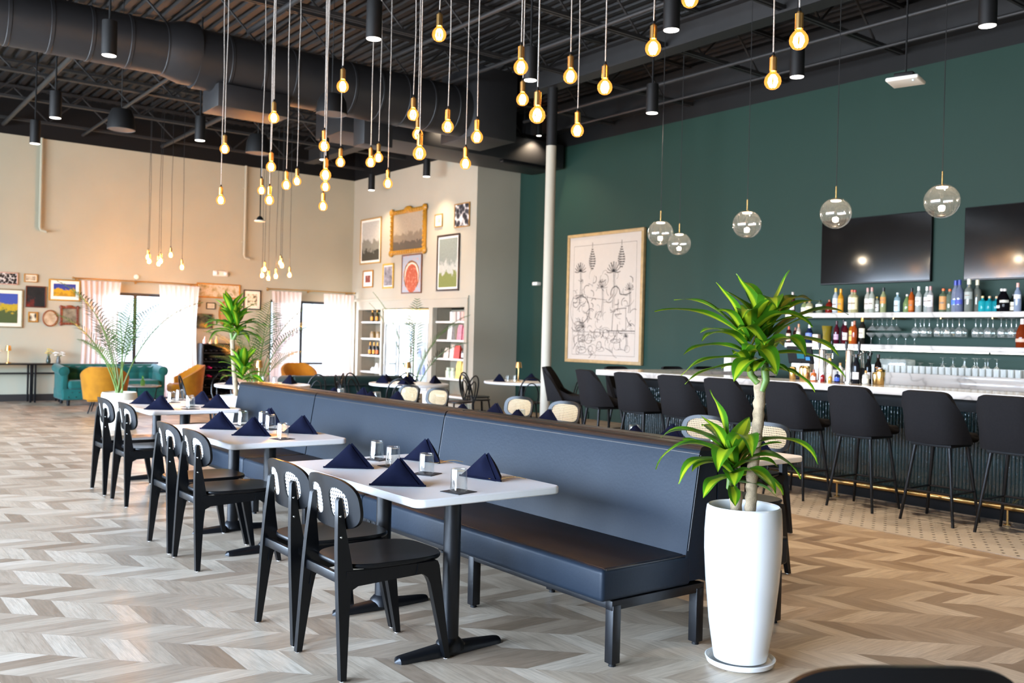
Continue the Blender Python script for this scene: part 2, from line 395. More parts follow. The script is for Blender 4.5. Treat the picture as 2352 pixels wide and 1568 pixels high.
# ---------------------------------------------------------------- room shell
XG, YE, XS, YR, ZC = 11.9, 20.7, -5.0, -5.0, 6.2
b = MB(); b.box(((XS+XG)/2, (YR+YE)/2, -.05), (XG-XS+.4, YE-YR+.4, .1)); structure(b.build('floor', M['floor']))
b = MB()
out = [(7.0, -4.9), (8.6, -4.9), (8.6, 8.4), (XG-.05, 8.4), (XG-.05, 10.3), (8.2, 10.3)]
out += [(8.2-1.2*math.sin(PI/2*i/8), 9.1+1.2*math.cos(PI/2*i/8)) for i in range(1, 9)]
b.prism(out, .0, .004); structure(b.build('floor', M['tile']))
def panel(name, mat, axis, pos, th, u0_, u1_, z0, z1, holes):
    us = sorted({u0_, u1_, *[h[0] for h in holes], *[h[1] for h in holes]}); zs = sorted({z0, z1, *[h[2] for h in holes], *[h[3] for h in holes]})
    b = MB()
    for i in range(len(us)-1):
        for j in range(len(zs)-1):
            cu, cz = (us[i]+us[i+1])/2, (zs[j]+zs[j+1])/2
            if any(h[0] < cu < h[1] and h[2] < cz < h[3] for h in holes): continue
            du, dz = us[i+1]-us[i], zs[j+1]-zs[j]
            b.box((cu, pos, cz) if axis == 'y' else (pos, cu, cz), (du, th, dz) if axis == 'y' else (th, du, dz))
    return structure(b.build(name, mat))
W1, W2 = (4.75, 6.75, .12, 2.27), (8.68, 10.62, .12, 2.27)
panel('wall_end', M['wend'], 'y', YE+.1, .2, XS, XG, 0, 6.5, [W1, W2])
SW = [(0.2+i*3.0, 2.8+i*3.0, .35, 3.6) for i in range(6)]
panel('wall_street', M['wplain'], 'x', XS-.1, .2, YR, YE, 0, 6.5, SW)
RW = []
panel('wall_rear', M['wplain'], 'y', YR-.1, .2, XS, XG, 0, 6.5, RW)
panel('wall_bar', M['wbar'], 'x', XG+.1, .2, YR, YE+.2, 0, 6.5, [])
N1, FR, N2 = (19.24, 20.35, .1, 2.10), (17.13, 19.17, 0, 2.12), (15.76, 16.97, .1, 2.12)
panel('wall_gallery', M['wgal'], 'x', 10.86, .12, 15.4, YE, 0, 6.5, [N1, FR, N2])
panel('wall_return', M['wgal'], 'y', 15.46, .12, 10.92, XG, 0, 6.5, [])
b = MB(); b.box((10.78, 15.62, 1.15), (.05, .06, 2.3)); b.box((10.78, 20.5, 1.15), (.05, .06, 2.3)); b.box((10.785, 18.06, 2.33), (.035, 4.94, .05)); structure(b.build('trim_1', M['wgal']))
b = MB(); b.box(((XS+10.8)/2, YE-.01, .07), (10.8-XS, .02, .14)); structure(b.build('baseboard_end', flat('dark_baseboard', '2a2623', .5)))
b = MB(); b.box((XG-.01, 14.2, .07), (.02, 2.2, .14)); b.box((10.79, 18, .07), (.02, .1, .14)); structure(b.build('baseboard_bar', M['wbar']))
# corrugated deck
b = MB(); xs = []; x = XS-.1; k = 0
while x < XG+.2:
    xs += [(x, 0), (x+.085, 0), (x+.105, .06), (x+.17, .06)]; x += .19
vs = [(px, py, ZC+h) for px, h in xs for py in (YR-.1, YE+.2)]
b.add(vs, [(2*i, 2*i+1, 2*i+3, 2*i+2) for i in range(len(xs)-1)]); structure(b.build('ceiling', M['deck']))
b = MB(); b.box(((XS+XG)/2, (YR+YE)/2, 6.5), (XG-XS+.4, YE-YR+.4, .05)); structure(b.build('roof', M['deck']))
# open-web joists, one object each
def joist():
    b = MB(); L = XG-XS-.1; c = (XS+XG)/2
    for z in (5.52, 6.14):
        for d in (-.03, .03): b.box((c, d, z), (L, .035, .045))
    x = XS+.1; s = 1; p = .62
    while x < XG-.7: b.tube([(x, 0, 5.54 if s > 0 else 6.12), (x+p, 0, 6.12 if s > 0 else 5.54)], .016, 6); x += p; s = -s
    return b.build('ceiling_joist', M['steel'], None, (0, 20.2, 0))
j0 = structure(joist())
for y in (18.3, 16.4, 14.5, 12.6, 10.7, 8.8, 6.9, 5.0, 3.1, 1.2, -.7):
    j = j0.copy(); j.location.y = y; COL.objects.link(j)
b = MB(); b.box((9.25, 8, 5.44), (.26, 24, .03)); b.box((9.25, 8, 5.76), (.26, 24, .03)); b.box((9.25, 8, 5.6), (.03, 24, .3)); structure(b.build('ceiling_beam', M['steel']))
b = MB(); b.box((11.8, 8, 5.62), (.2, 14, .05)); b.box((11.86, 8, 5.9), (.08, 14, .5)); structure(b.build('ceiling_beam', M['steel']))
for x, y0, y1, z, r in ((3.05, 13.2, 20.6, 5.46, .04), (4.5, 14.4, 20.6, 5.46, .028), (6.1, 13.2, 20.6, 5.46, .04), (1.9, -3, 12.0, 5.46, .028), (4.6, -3, 11.9, 5.46, .035), (6.6, -3, 11.9, 5.46, .028), (7.9, -2, 13.5, 5.44, .028), (10.4, -3, 13.4, 5.46, .03), (11.2, -3, 13, 5.44, .025)):
    b = MB(); b.cyl((x, y0, z), (x, y1, z), r, n=10)
    o = b.build('ceiling_pipe', M['steel']); structure(o)
b = MB(); b.lathe([(.0, 0), (.12, 0), (.12, .02), (.085, .03), (.08, .05), (.08, 5.43), (.0, 5.43)], (9.25, 11.2, 0), 28); structure(b.build('column', M['col']))

# ---------------------------------------------------------------- windows and daylight
def portal(name, loc, rot, sx, sy):
    l = bpy.data.lights.new(name, 'AREA'); l.shape = 'RECTANGLE'; l.size = sx; l.size_y = sy; l.cycles.is_portal = True
    o = bpy.data.objects.new(name, l); COL.objects.link(o); o.location = loc; o.rotation_euler = rot
frame_m = flat('dark_bronze_window_frame', '23262a', .4)
def window(n, axis, pos, u0_, u1_, z0, z1, mull, rails):
    b = MB(); g = MB(); t = .06
    def bar(ua, ub, za, zb):
        c = ((ua+ub)/2, (za+zb)/2)
        if axis == 'y': b.box((c[0], pos, c[1]), (ub-ua, .08, zb-za))
        else: b.box((pos, c[0], c[1]), (.08, ub-ua, zb-za))
    bar(u0_, u0_+t, z0, z1); bar(u1_-t, u1_, z0, z1); bar(u0_+t, u1_-t, z0, z0+t); bar(u0_+t, u1_-t, z1-t, z1)
    for m in mull: bar(m-.035, m+.035, z0+t, z1-t)
    for q in rails: bar(u0_+t, u1_-t, q-.025, q+.025)
    c = ((u0_+u1_)/2, (z0+z1)/2)
    g.box((c[0], pos, c[1]) if axis == 'y' else (pos, c[0], c[1]), (u1_-u0_-t, .008, z1-z0-t) if axis == 'y' else (.008, u1_-u0_-t, z1-z0-t))
    o = structure(b.build('window_%d' % n, frame_m)); g.build('window_pane', M['pane'], o)
window(1, 'y', YE+.12, *W1, [5.66], [.77]); window(2, 'y', YE+.12, *W2, [9.50], [.77])
for i, s in enumerate(SW): window(3+i, 'x', XS-.1, *s, [(s[0]+s[1])/2], [])
for w in (W1, W2): portal('daylight_portal', ((w[0]+w[1])/2, YE+.22, (w[2]+w[3])/2), (R(-90), 0, 0), w[1]-w[0], w[3]-w[2])
for w in SW: portal('daylight_portal', (XS-.22, (w[0]+w[1])/2, (w[2]+w[3])/2), (R(90), 0, R(-90)), w[1]-w[0], w[3]-w[2])
for w in RW: portal('daylight_portal', ((w[0]+w[1])/2, YR-.22, (w[2]+w[3])/2), (R(90), 0, 0), w[1]-w[0], w[3]-w[2])
wd = bpy.data.worlds.new('sky'); sc.world = wd; wd.use_nodes = True; nt = wd.node_tree; nt.nodes.clear()
bg = nt.nodes.new('ShaderNodeBackground'); wo = nt.nodes.new('ShaderNodeOutputWorld'); tcn = nt.nodes.new('ShaderNodeTexCoord'); sxn = nt.nodes.new('ShaderNodeSeparateXYZ'); rp = nt.nodes.new('ShaderNodeValToRGB')
nt.links.new(tcn.outputs['Generated'], sxn.inputs[0]); nt.links.new(sxn.outputs[2], rp.inputs[0]); mr = nt.nodes.new('ShaderNodeMapRange'); nt.links.new(sxn.outputs[0], mr.inputs[0]); mr.inputs[1].default_value = -.9; mr.inputs[2].default_value = .0; mr.inputs[3].default_value = 1; mr.inputs[4].default_value = .06
vm = nt.nodes.new('ShaderNodeVectorMath'); vm.operation = 'SCALE'; nt.links.new(rp.outputs[0], vm.inputs[0]); nt.links.new(mr.outputs[0], vm.inputs['Scale']); nt.links.new(vm.outputs[0], bg.inputs[0]); nt.links.new(bg.outputs[0], wo.inputs[0])
cr = rp.color_ramp; cr.elements[0].position = 0; cr.elements[0].color = (.55, .60, .66, 1); cr.elements[1].position = .6; cr.elements[1].color = (.55, .80, 1.25, 1)
e = cr.elements.new(.03); e.color = (.82, .97, 1.16, 1)
bg.inputs[1].default_value = SKY

# curtains: pleated sheers on brass rods
def curtain(label, x0, x1, z0, z1, seed, y=20.46):
    r = random.Random(seed); ph = [r.uniform(0, 6.28) for _ in range(3)]; n = max(60, int((x1-x0)*110)); k = (x1-x0)
    def fn(u, v):
        w = 1-.12*math.sin(PI*min(1, v*1.2)); a = u*k*2*PI
        dy = (.045*math.sin(a/.105+ph[0])+.02*math.sin(a/.31+ph[1]))*(.45+.55*v)
        return (x0+(x1-x0)*(.5+(u-.5)*w), y+dy, z1+(z0-z1)*v)
    o = MB().sheet(fn, n, 14).build('curtain', M['sheer']); tag(o, label, 'curtain', 'sheer curtains at the end windows')
curtain('sheer blush curtain left of the window behind the teal sofa', 4.50, 5.28, .05, 2.47, 1)
curtain('sheer blush curtain between the first window and the black wine rack', 6.06, 6.93, .05, 2.47, 2)
curtain('sheer blush curtain left of the second window, beside the palm', 8.62, 9.36, .05, 2.46, 3)
curtain('sheer blush curtain in the corner beside the built-in shelves', 9.93, 10.72, .05, 2.46, 4)
for x0, x1, lb in ((4.35, 6.92, 'thin brass curtain rod over the window behind the teal sofa'), (8.5, 10.74, 'thin brass curtain rod over the window next to the corner')):
    t = thing('curtain_rod', lb, 'curtain rod', (0, 0, 0), 0, 'brass curtain rods')
    MB().cyl((x0, 20.46, 2.51), (x1, 20.46, 2.51), .013, n=10).build('rod', M['brass'], t)
    for x in (x0, x1): MB().sphere((x, 20.46, 2.51), .025, 12, 8).build('finial', M['brass'], t)
    for x in (x0+.1, (x0+x1)/2, x1-.1): MB().box((x, 20.58, 2.5), (.02, .24, .02)).box((x, 20.69, 2.5), (.04, .02, .07)).build('bracket', M['brass'], t)

# ---------------------------------------------------------------- ducts and ceiling fixtures
t = thing('air_duct', 'big round dark grey spiral duct across the black ceiling', 'duct', (0, 0, 0))
def ring_prof(L, r, step=.45):
    p = [(0, 0)]; z = 0
    while z < L: p += [(r, z), (r, z+step-.05), (r+.008, z+step-.045), (r+.008, z+step-.01)]; z += step
    return p+[(r, L), (0, L)]
AX = Matrix.Rotation(R(90), 4, 'Y')
MB().lathe(ring_prof(8.6, .33), (-4.9, 12.3, 5.12), 36, AX).build('spiral_pipe', M['duct'], t)
MB().lathe([(.33, 0), (.335, .02), (.40, .25), (.40, .42), (.36, .42)], (3.6, 12.3, 5.12), 36, AX).build('reducer', M['duct'], t)
MB().lathe(ring_prof(4.3, .39), (4.0, 12.3, 5.08), 36, AX).build('spiral_pipe', M['duct'], t)
MB().box((8.65, 12.35, 5.2), (.8, 1.0, 1.1), .01).build('elbow_box', M['duct'], t)
MB().box((4.75, 12.3, 4.6), (1.0, .6, .3), .01).build('outlet', M['duct'], t)
MB().box((6.95, 12.75, 4.75), (.5, .35, .7), .01).build('branch', M['duct'], t)
t = thing('square_duct', 'boxy dark grey duct hanging before the gallery wall', 'duct', (0, 0, 0))
MB().box((9.4, 14.4, 5.08), (4.8, 1.0, .46), .01).build('trunk', M['duct'], t)
MB().box((10.9, 14.0, 4.82), (1.1, .12, .05), .01).build('grille', M['blackmat'], t)
for x in (7.5, 9.4, 11.2): MB().cyl((x, 14.4, 5.3), (x, 14.4, 6.2), .012, n=6).build('hanger', M['steel'], t)
def spot(name, parent, e, size, blend=.6, colr=(1, .78, .55), rad=.05, z=-.005):
    l = bpy.data.lights.new(name, 'SPOT'); l.energy = e; l.spot_size = R(size); l.spot_blend = blend; l.color = colr; l.shadow_soft_size = rad
    o = bpy.data.objects.new(name, l); COL.objects.link(o); o.parent = parent; o.location = (0, 0, z); return o
def can(x, y, z, label, e=130, size=75, r=.075, h=.36, group='black cylinder downlights', blend=.7):
    t = thing('cylinder_downlight', label, 'ceiling light', (x, y, z), 0, group)
    MB().lathe([(r, 0), (r+.002, .004), (r, h), (0, h)], (0, 0, 0), 24).build('housing', M['blackmat'], t)
    MB().lathe([(0, .012), (r-.006, .012), (r-.006, .0)], (0, 0, 0), 24).build('lens', M['lens'], t)
    MB().cyl((0, 0, h), (0, 0, 6.2-z), .012, n=8).build('stem', M['blackmat'], t)
    spot('downlight_beam', t, e, size, blend)
CAN = [(2.49, 10.31, 'just under the round duct at the left'), (2.68, 13.88, 'above the far sofa end, beyond the duct'), (2.82, 16.06, 'in front of the end wall paint line at far left'),
 (4.68, 13.95, 'left of the hanging bulbs before the end wall'), (4.32, 7.96, 'high among the cords left of centre'), (6.74, 14.01, 'behind the column of bulbs over the end wall'),
 (6.33, 8.06, 'behind the bulbs right of centre'), (6.26, 5.9, 'big and high near the top edge'), (8.37, 8.18, 'above the art on the green wall'), (8.35, 6.04, 'just behind a bulb above the bar'), (8.24, 3.99, 'at the top right corner above the bar'), (6.28, 3.95, 'added out of view above the tan chairs'), (6.28, 1.95, 'added out of view over the open floor right of the planter'), (8.3, 1.95, 'added out of view over the bar, beyond the right edge')]  # last three: unseen lamps added along the grid to warm the floor
for x, y, w in CAN: can(x, y, 4.35, 'black cylinder downlight '+w, CANE*(1.7 if 6 < x < 7 and y < 12 else 0.9 if x > 7 and y < 12 else 1), 92 if x > 6 and y < 12 else 75)
can(10.32, 18.95, 4.82, 'black cylinder downlight washing the gallery wall near its corner', WALLE, 105, blend=.9); can(10.32, 16.58, 4.84, 'black cylinder downlight washing the gallery wall above the small frames', WALLE*1.2, 105, blend=.9)
can(9.02, 13.76, 5.36, 'black cylinder downlight lighting the face of the square duct', 150, 120, .05, .3); can(11.05, 13.76, 5.36, 'black cylinder downlight by the white column top', 150, 120, .05, .3)
def bell(x, y, z, label, r=.19, h=.3):
    t = thing('pendant_speaker', label, 'speaker', (x, y, z), 0, 'black pendant speakers')
    MB().lathe([(r, 0), (r, .03), (r*.93, h*.6), (r*.7, h*.95), (.03, h), (0, h)], (0, 0, 0), 28).build('shell', M['blackmat'], t)
    MB().lathe([(0, .002), (r-.008, .002), (r-.008, -.004), (r, 0)], (0, 0, 0), 28).build('grille', flat('grey_speaker_grille', '4a4643', .6), t)
    MB().cyl((0, 0, h), (0, 0, 6.2-z), .006, n=6).build('cable', M['cordb'], t)
bell(3.57, 14.01, 4.35, 'black bell speaker hanging left of the bulbs before the end wall'); bell(5.71, 14.26, 4.35, 'black bell speaker behind the bulbs, darker and further'); bell(5.4, 11.03, 4.35, 'black bell speaker under the round duct behind the cords', .2, .26)
t = thing('ceiling_sensor', 'small black dome with a white rim on a thin rod before the end wall', 'sensor', (6.8, 16.8, 3.58))
MB().lathe([(0, 0), (.10, 0), (.105, .012), (.10, .022), (0, .022)], n=24).build('rim', M['wpaint'], t)
MB().lathe([(.07, .022), (.06, .06), (.03, .10), (0, .11)], n=20).build('dome', M['blackmat'], t)
MB().cyl((0, 0, .1), (0, 0, 2.6), .012, n=8).build('rod', M['blackmat'], t)
# router hanging above the bar
t = thing('wireless_router', 'white wireless access point hanging on a rod above the bar', 'router', (7.52, 4.33, 3.80), R(15))
MB().box((0, 0, 0), (.27, .27, .035), .016, seg=2).build('shell', M['wpaint'], t)
MB().sphere((-.08, -.08, -.019), .006, 8, 6).build('status_light', emit('router_led', (.4, .7, 1, 1), 6), t)
MB().box((0, 0, .04), (.16, .16, .045), .01).build('bracket', M['blackmat'], t); MB().box((.06, .02, .075), (.06, .05, .03)).build('clamp', M['chrome'], t)
MB().cyl((0, 0, .06), (0, 0, 2.4), .008, n=8).build('rod', M['blackmat'], t)
MB().tube([(.08, 0, .08), (.15, .02, .1), (.19, .03, .06), (.16, .03, .01), (.12, .02, .0)], .005, 6).build('cable', M['blackmat'], t)
# ---------------------------------------------------------------- filament bulbs on long cords
BULBME = None
def bulb_parts(far=False):
    global BULBME
    if BULBME is None:
        r = .05
        body = MB().lathe([(.014, .062), (.020, .052), (.034, .038), (.046, .02), (.05, 0), (.047, -.018), (.036, -.036), (.02, -.046), (0, -.05)], n=20).mesh('bulb')
        body.materials.append(M['amber'])
        s = MB().lathe([(0, .15), (.012, .15), (.014, .14), (.0225, .138), (.0225, .058), (.014, .054), (0, .054)], n=18).mesh('socket'); s.materials.append(M['brass'])
        c = MB().lathe([(0, .17), (.006, .17), (.008, .158), (.012, .148), (0, .148)], n=12).mesh('strain_relief'); c.materials.append(M['blackmat'])
        f = MB()
        for k in range(6):
            a = PI/3*k; f.tube([(.008*math.cos(a), .008*math.sin(a), .036), (.021*math.cos(a), .021*math.sin(a), .018), (.025*math.cos(a), .025*math.sin(a), -.006), (.013*math.cos(a), .013*math.sin(a), -.034)], .0052, 6)
        f = f.mesh('filament'); f.materials.append(M['fil'])
        st = MB().cyl((0, 0, .055), (0, 0, .02), .006, .003, 8).mesh('stem'); st.materials.append(M['brass'])
        BULBME = [('bulb', body), ('socket', s), ('strain_relief', c), ('filament', f), ('stem', st)]
    return BULBME
def pendant(x, y, z, label, group, mat='cord', r=.0045, top=6.19):
    t = thing('pendant_bulb', label, 'pendant light', (x, y, z), 0, group)
    P = {}
    for n, me in bulb_parts():
        if n == 'filament' and mat == 'cordb':
            me = FARF
        o = bpy.data.objects.new(n, me); COL.objects.link(o); o.parent = P['bulb'] if n in ('filament', 'stem') else t; P[n] = o
    L = top-z; k = 5; q = random.Random(int(x*1000+y*77))
    MB().tube([(q.uniform(-.008, .008)*(0 < i < k), q.uniform(-.008, .008)*(0 < i < k), .168+(L-.168)*i/k) for i in range(k+1)], r, 6).build('cord', M[mat], t)
    MB().lathe([(0, L-.02), (.02, L-.02), (.026, L), (0, L)], n=12).build('ceiling_cup', M['blackmat'], t)
bulb_parts(); FARF = BULBME[3][1].copy(); FARF.materials.clear(); FARF.materials.append(M['filfar'])
BULBS = [(516,3.46,9.54,3.40),(507,3.60,10.01,2.93),(628,3.40,8.13,3.47),(622,3.68,8.84,3.15),(600,4.37,10.77,3.21),(617,3.82,9.2,2.87),(657,3.98,9.15,3.04),(682,4.47,9.98,3.24),(745,3.77,7.84,3.22),(748,3.64,7.53,2.90),(749,4.30,8.89,3.03),(741,4.49,9.33,2.89),(788,3.48,6.92,3.53),(782,4.42,8.80,3.29),(852,4.47,8.24,3.22),(869,4.74,8.57,3.35),(890,4.82,8.50,3.08),(948,4.09,6.81,3.38),(958,4.45,7.32,3.35),(963,3.60,5.89,2.85),(1010,3.48,5.47,3.60),(1028,4.17,6.39,3.22),(1095,4.36,6.24,3.14),(1070,4.62,6.78,3.03),(1195,3.82,4.97,3.33),(1199,4.49,5.81,3.39),(1234,3.50,4.38,2.85),(1310,4.21,4.91,3.33),(1390,4.15,4.49,3.16),(1327,4.68,5.36,3.10),(1500,4.16,4.07,3.32),(1584,4.01,3.64,3.47),(1837,4.10,2.96,3.09),(1775,4.51,3.43,3.05)]
for i, (px, x, y, z) in enumerate(sorted(BULBS)):
    pendant(x, y, z, 'lit amber globe bulb on grey cord over the booths, %s from the left' % ORD[i], 'filament bulbs over the booths')
FA = [(339,5.29,18.62,2.90),(339.5,5.23,18.32,2.80),(364,5.46,18.5,2.78),(367,5.41,18.2,2.81),(392,5.64,18.35,2.95),(418,5.82,18.22,2.72)]
FB = [(602,7.06,17.27,2.60),(607,7.2,17.5,2.74),(617,7.16,17.2,2.55),(635,7.27,17.1,2.59),(644,7.34,17.06,2.85),(646,7.25,16.78,2.78),(665,7.48,16.94,2.62)]
for i, (px, x, y, z) in enumerate(FA): pendant(x, y, z, 'small lit bulb above the teal sofa, %s from the left of its cluster' % ORD[i], 'bulb cluster above the teal sofa', 'cordb', .004)
for i, (px, x, y, z) in enumerate(FB): pendant(x, y, z, 'small lit bulb near the second window, %s from the left of its cluster' % ORD[i], 'bulb cluster near the second window', 'cordb', .004)
# clear globes above the bar
def globe(x, y, z, label, d=.32):
    r = d/2
    t = thing('globe_pendant', label, 'pendant light', (x, y, z), 0, 'clear glass globes above the bar')
    MB().sphere((0, 0, 0), r, 36, 22).build('globe', M['globe'], t)
    MB().cyl((0, 0, r-.03), (0, 0, r+.12), .008, n=10).build('stem', M['gold'], t)
    MB().cyl((0, 0, r+.12), (0, 0, 6.19-z), .004, n=6).build('cord', M['cordb'], t)
    c = MB().lathe([(0, r-.012), (.05, r-.016), (.055, r-.028), (.0, r-.03)], n=20).build('lamp_cap', M['gold'], t)
    MB().lathe([(0, r-.034), (.048, r-.034), (.05, r-.030)], n=20).build('light_disc', M['globefil'], c)
    MB().lathe([(0, -r+.035), (.03, -r+.035), (.034, -r+.022), (.05, -r+.014), (.045, -r+.010), (0, -r+.005)], n=20).build('reflector', M['chrome'], t)
    l = bpy.data.lights.new('globe_light', 'POINT'); l.energy = 10; l.color = (1, .82, .6); l.shadow_soft_size = .04
    o = bpy.data.objects.new('globe_light', l); COL.objects.link(o); o.parent = t; o.location = (0, 0, r-.08)
globe(8.5, 4.5, 2.89, 'clear glass globe pendant nearest, right of the first television'); globe(8.5, 5.63, 2.88, 'clear glass globe pendant in front of the first television corner')
globe(8.5, 6.77, 2.86, 'clear glass globe pendant above the tall corn plant'); globe(8.5, 8.11, 2.86, 'clear glass globe pendant beside the framed drawing, left of the overlapping pair')
globe(9.6, 8.8, 2.86, 'clear glass globe pendant half behind another beside the framed drawing')

# ---------------------------------------------------------------- booths
def bench(name_label, y0, y1, side, group):
    """side=+1 faces the camera side; -1 is its back-to-back twin"""
    S = lambda x: 3.665-side*(3.665-x) if side > 0 or x > 3.4 else 3.665+(3.665-x)*.78
    yc, L = (y0+y1)/2, y1-y0
    t = thing('booth_bench', name_label, 'bench', (S(3.2), yc, 0), 0, group)
    X = lambda x: S(x)-S(3.2)
    k = 1 if side > 0 else .78
    seat = MB().box((X(3.19), 0, .385), (.60*k, L-.004, .15), .022, seg=3).build('seat_cushion', M['vinyl'], t)
    MB().box((X(3.2), 0, .4585), (.56*k, L-.05, .006), .003).build('seat_top_sheen', M['cap'], seat)  # thin sheet colouring the bulbs' warm reflection onto the seat
    e = .012
    pts = [(2.90, .456), (2.90, .456)]
    MB().tube([(X(2.915), -L/2+.01, .457), (X(2.915), L/2-.01, .457)], .005, 6).tube([(X(2.915), -L/2+.008, .457), (X(3.45), -L/2+.008, .457)], .005, 6).build('piping', M['piping'], seat)
    # leaning back
    prof = [(3.42, .33), (3.445, .46), (3.525, .955), (3.535, .972), (3.55, .98), (3.645, .98), (3.66, .965), (3.66, .33)]
    bk = MB().prism([(X(a), z) for a, z in prof], -L/2+.003, L/2-.003, lambda a, z, q: (a, q, z)).build('backrest', M['vinyl'], t)
    MB().prism([(X(a), z) for a, z in [(3.5295, .968), (3.536, .980), (3.550, .987), (3.648, .987), (3.662, .974), (3.662, .960)]], -L/2+.002, L/2-.002, lambda a, z, q: (a, q, z)).build('top_roll', M['cap'], bk)  # brown here is painted bulb light along the top edge
    MB().tube([(X(3.535), -L/2+.004, .945), (X(3.46), -L/2+.004, .48)], .004, 6).tube([(X(3.526), -L/2, .95), (X(3.526), L/2, .95)], .004, 6).build('seam', M['piping'], bk)
    fr = MB()
    for y in (-L/2+.03, L/2-.03): fr.box(((X(2.96)+X(3.59))/2, y, .285), (abs(X(2.96)-X(3.59)), .045, .045), .003)
    for x in (2.99, 3.56): fr.box((X(x), 0, .285), (.045, L-.06, .045), .003)
    fr.build('frame', M['iron'], t)
    ny = 2 if L > 1.9 else 1
    for i in range(ny+1):
        y = -L/2+.03+(L-.06)*i/ny
        for x in (2.99, 3.56):
            lg = MB().box((X(x), y, .15), (.052, .052, .27), .004).build('leg', M['iron'], t)
            MB().cyl((X(x), y, 0), (X(x), y, .02), .018, .016, 10).build('foot', M['blackmat'], lg)
MODS = [(3.06, 5.345, 'nearest the camera'), (5.355, 7.385, 'middle of the row'), (7.395, 9.15, 'farthest from the camera')]
for y0, y1, w in MODS:
    bench('navy vinyl booth bench facing the window side, '+w, y0, y1, 1, 'front row of booth benches')
for y0, y1, w in MODS:
    bench('navy vinyl booth bench on the bar side of the booths, '+w, y0, y1, -1, 'bar side row of booth benches')

# ---------------------------------------------------------------- tables
def pedestal(t, x, y, top=.715):
    b = MB(); b.cyl((x, y, .05), (x, y, top), .041, n=24); c = b.build('column', M['iron'], t)
    b = MB(); N = 24
    for i in range(N): pass
    def fn(u, v):
        s = (u-.5)*2; a = v*PI; w = .052-.018*abs(s)**1.5; h = .052-.022*abs(s)
        ez = math.sqrt(max(0, 1-max(0, (abs(s)-.9)/.1)**2))
        return (x+s*.30, y-w*math.cos(a)*ez, h*math.sin(a)**.6*(.35+.65*ez) if 0 < v < 1 else 0.002)
    b.sheet(fn, 36, 12); b.lathe([(.07, .02), (.065, .05), (.046, .07), (.04, .075)], (x, y, 0), 20); b.build('base', M['iron'], t)
    MB().box((x, y, top+.002), (.34, .06, .012)).build('spider', M['iron'], t)
def rect_table(xc, y0, y1, label, pol, group, w=.86):
    t = thing('dining_table', label, 'table', (xc, (y0+y1)/2, 0), 0, group); L = y1-y0
    b = MB(); o = []
    prof = [(-.006, .722), (0, .727), (0, .754), (-.006, .760)]
    rings = [rrect(w+2*i, L+2*i, .05+i, 5) for i, z in prof]; m = len(rings[0])
    vs = [(x, y, z) for (i, z), r_ in zip(prof, rings) for x, y in r_]
    fs = [(k*m+j, k*m+(j+1) % m, (k+1)*m+(j+1) % m, (k+1)*m+j) for k in range(3) for j in range(m)]+[tuple(reversed(range(m))), tuple(3*m+j for j in range(m))]
    b.add(vs, fs).build('tabletop', M['white'], t)
    for px, py in pol: pedestal(t, px-xc, py-(y0+y1)/2)
TB = [(3.55, 5.0), (5.92, 7.35), (8.62, 10.05)]
rect_table(2.63, *TB[0], 'white laminate table nearest the camera on the window side', [(2.47, 3.66), (2.56, 4.47)], 'window side tables')
rect_table(2.66, *TB[1], 'white laminate table second along the window side of the booths', [(2.56, 6.05), (2.60, 6.82)], 'window side tables')
rect_table(2.93, *TB[2], 'white laminate table farthest along the window side of the booths', [(2.85, 8.75), (2.85, 9.6)], 'window side tables')
TBB = [(3.72, 5.12), (5.92, 7.35), (8.5, 9.95)]
for (y0, y1), w in zip(TBB, ('nearest the planter', 'in the middle', 'farthest away')):
    rect_table(4.98, y0, y1, 'white laminate table on the bar side of the booths, '+w, [(4.98, y0+.3), (4.98, y1-.3)], 'bar side tables', .72)

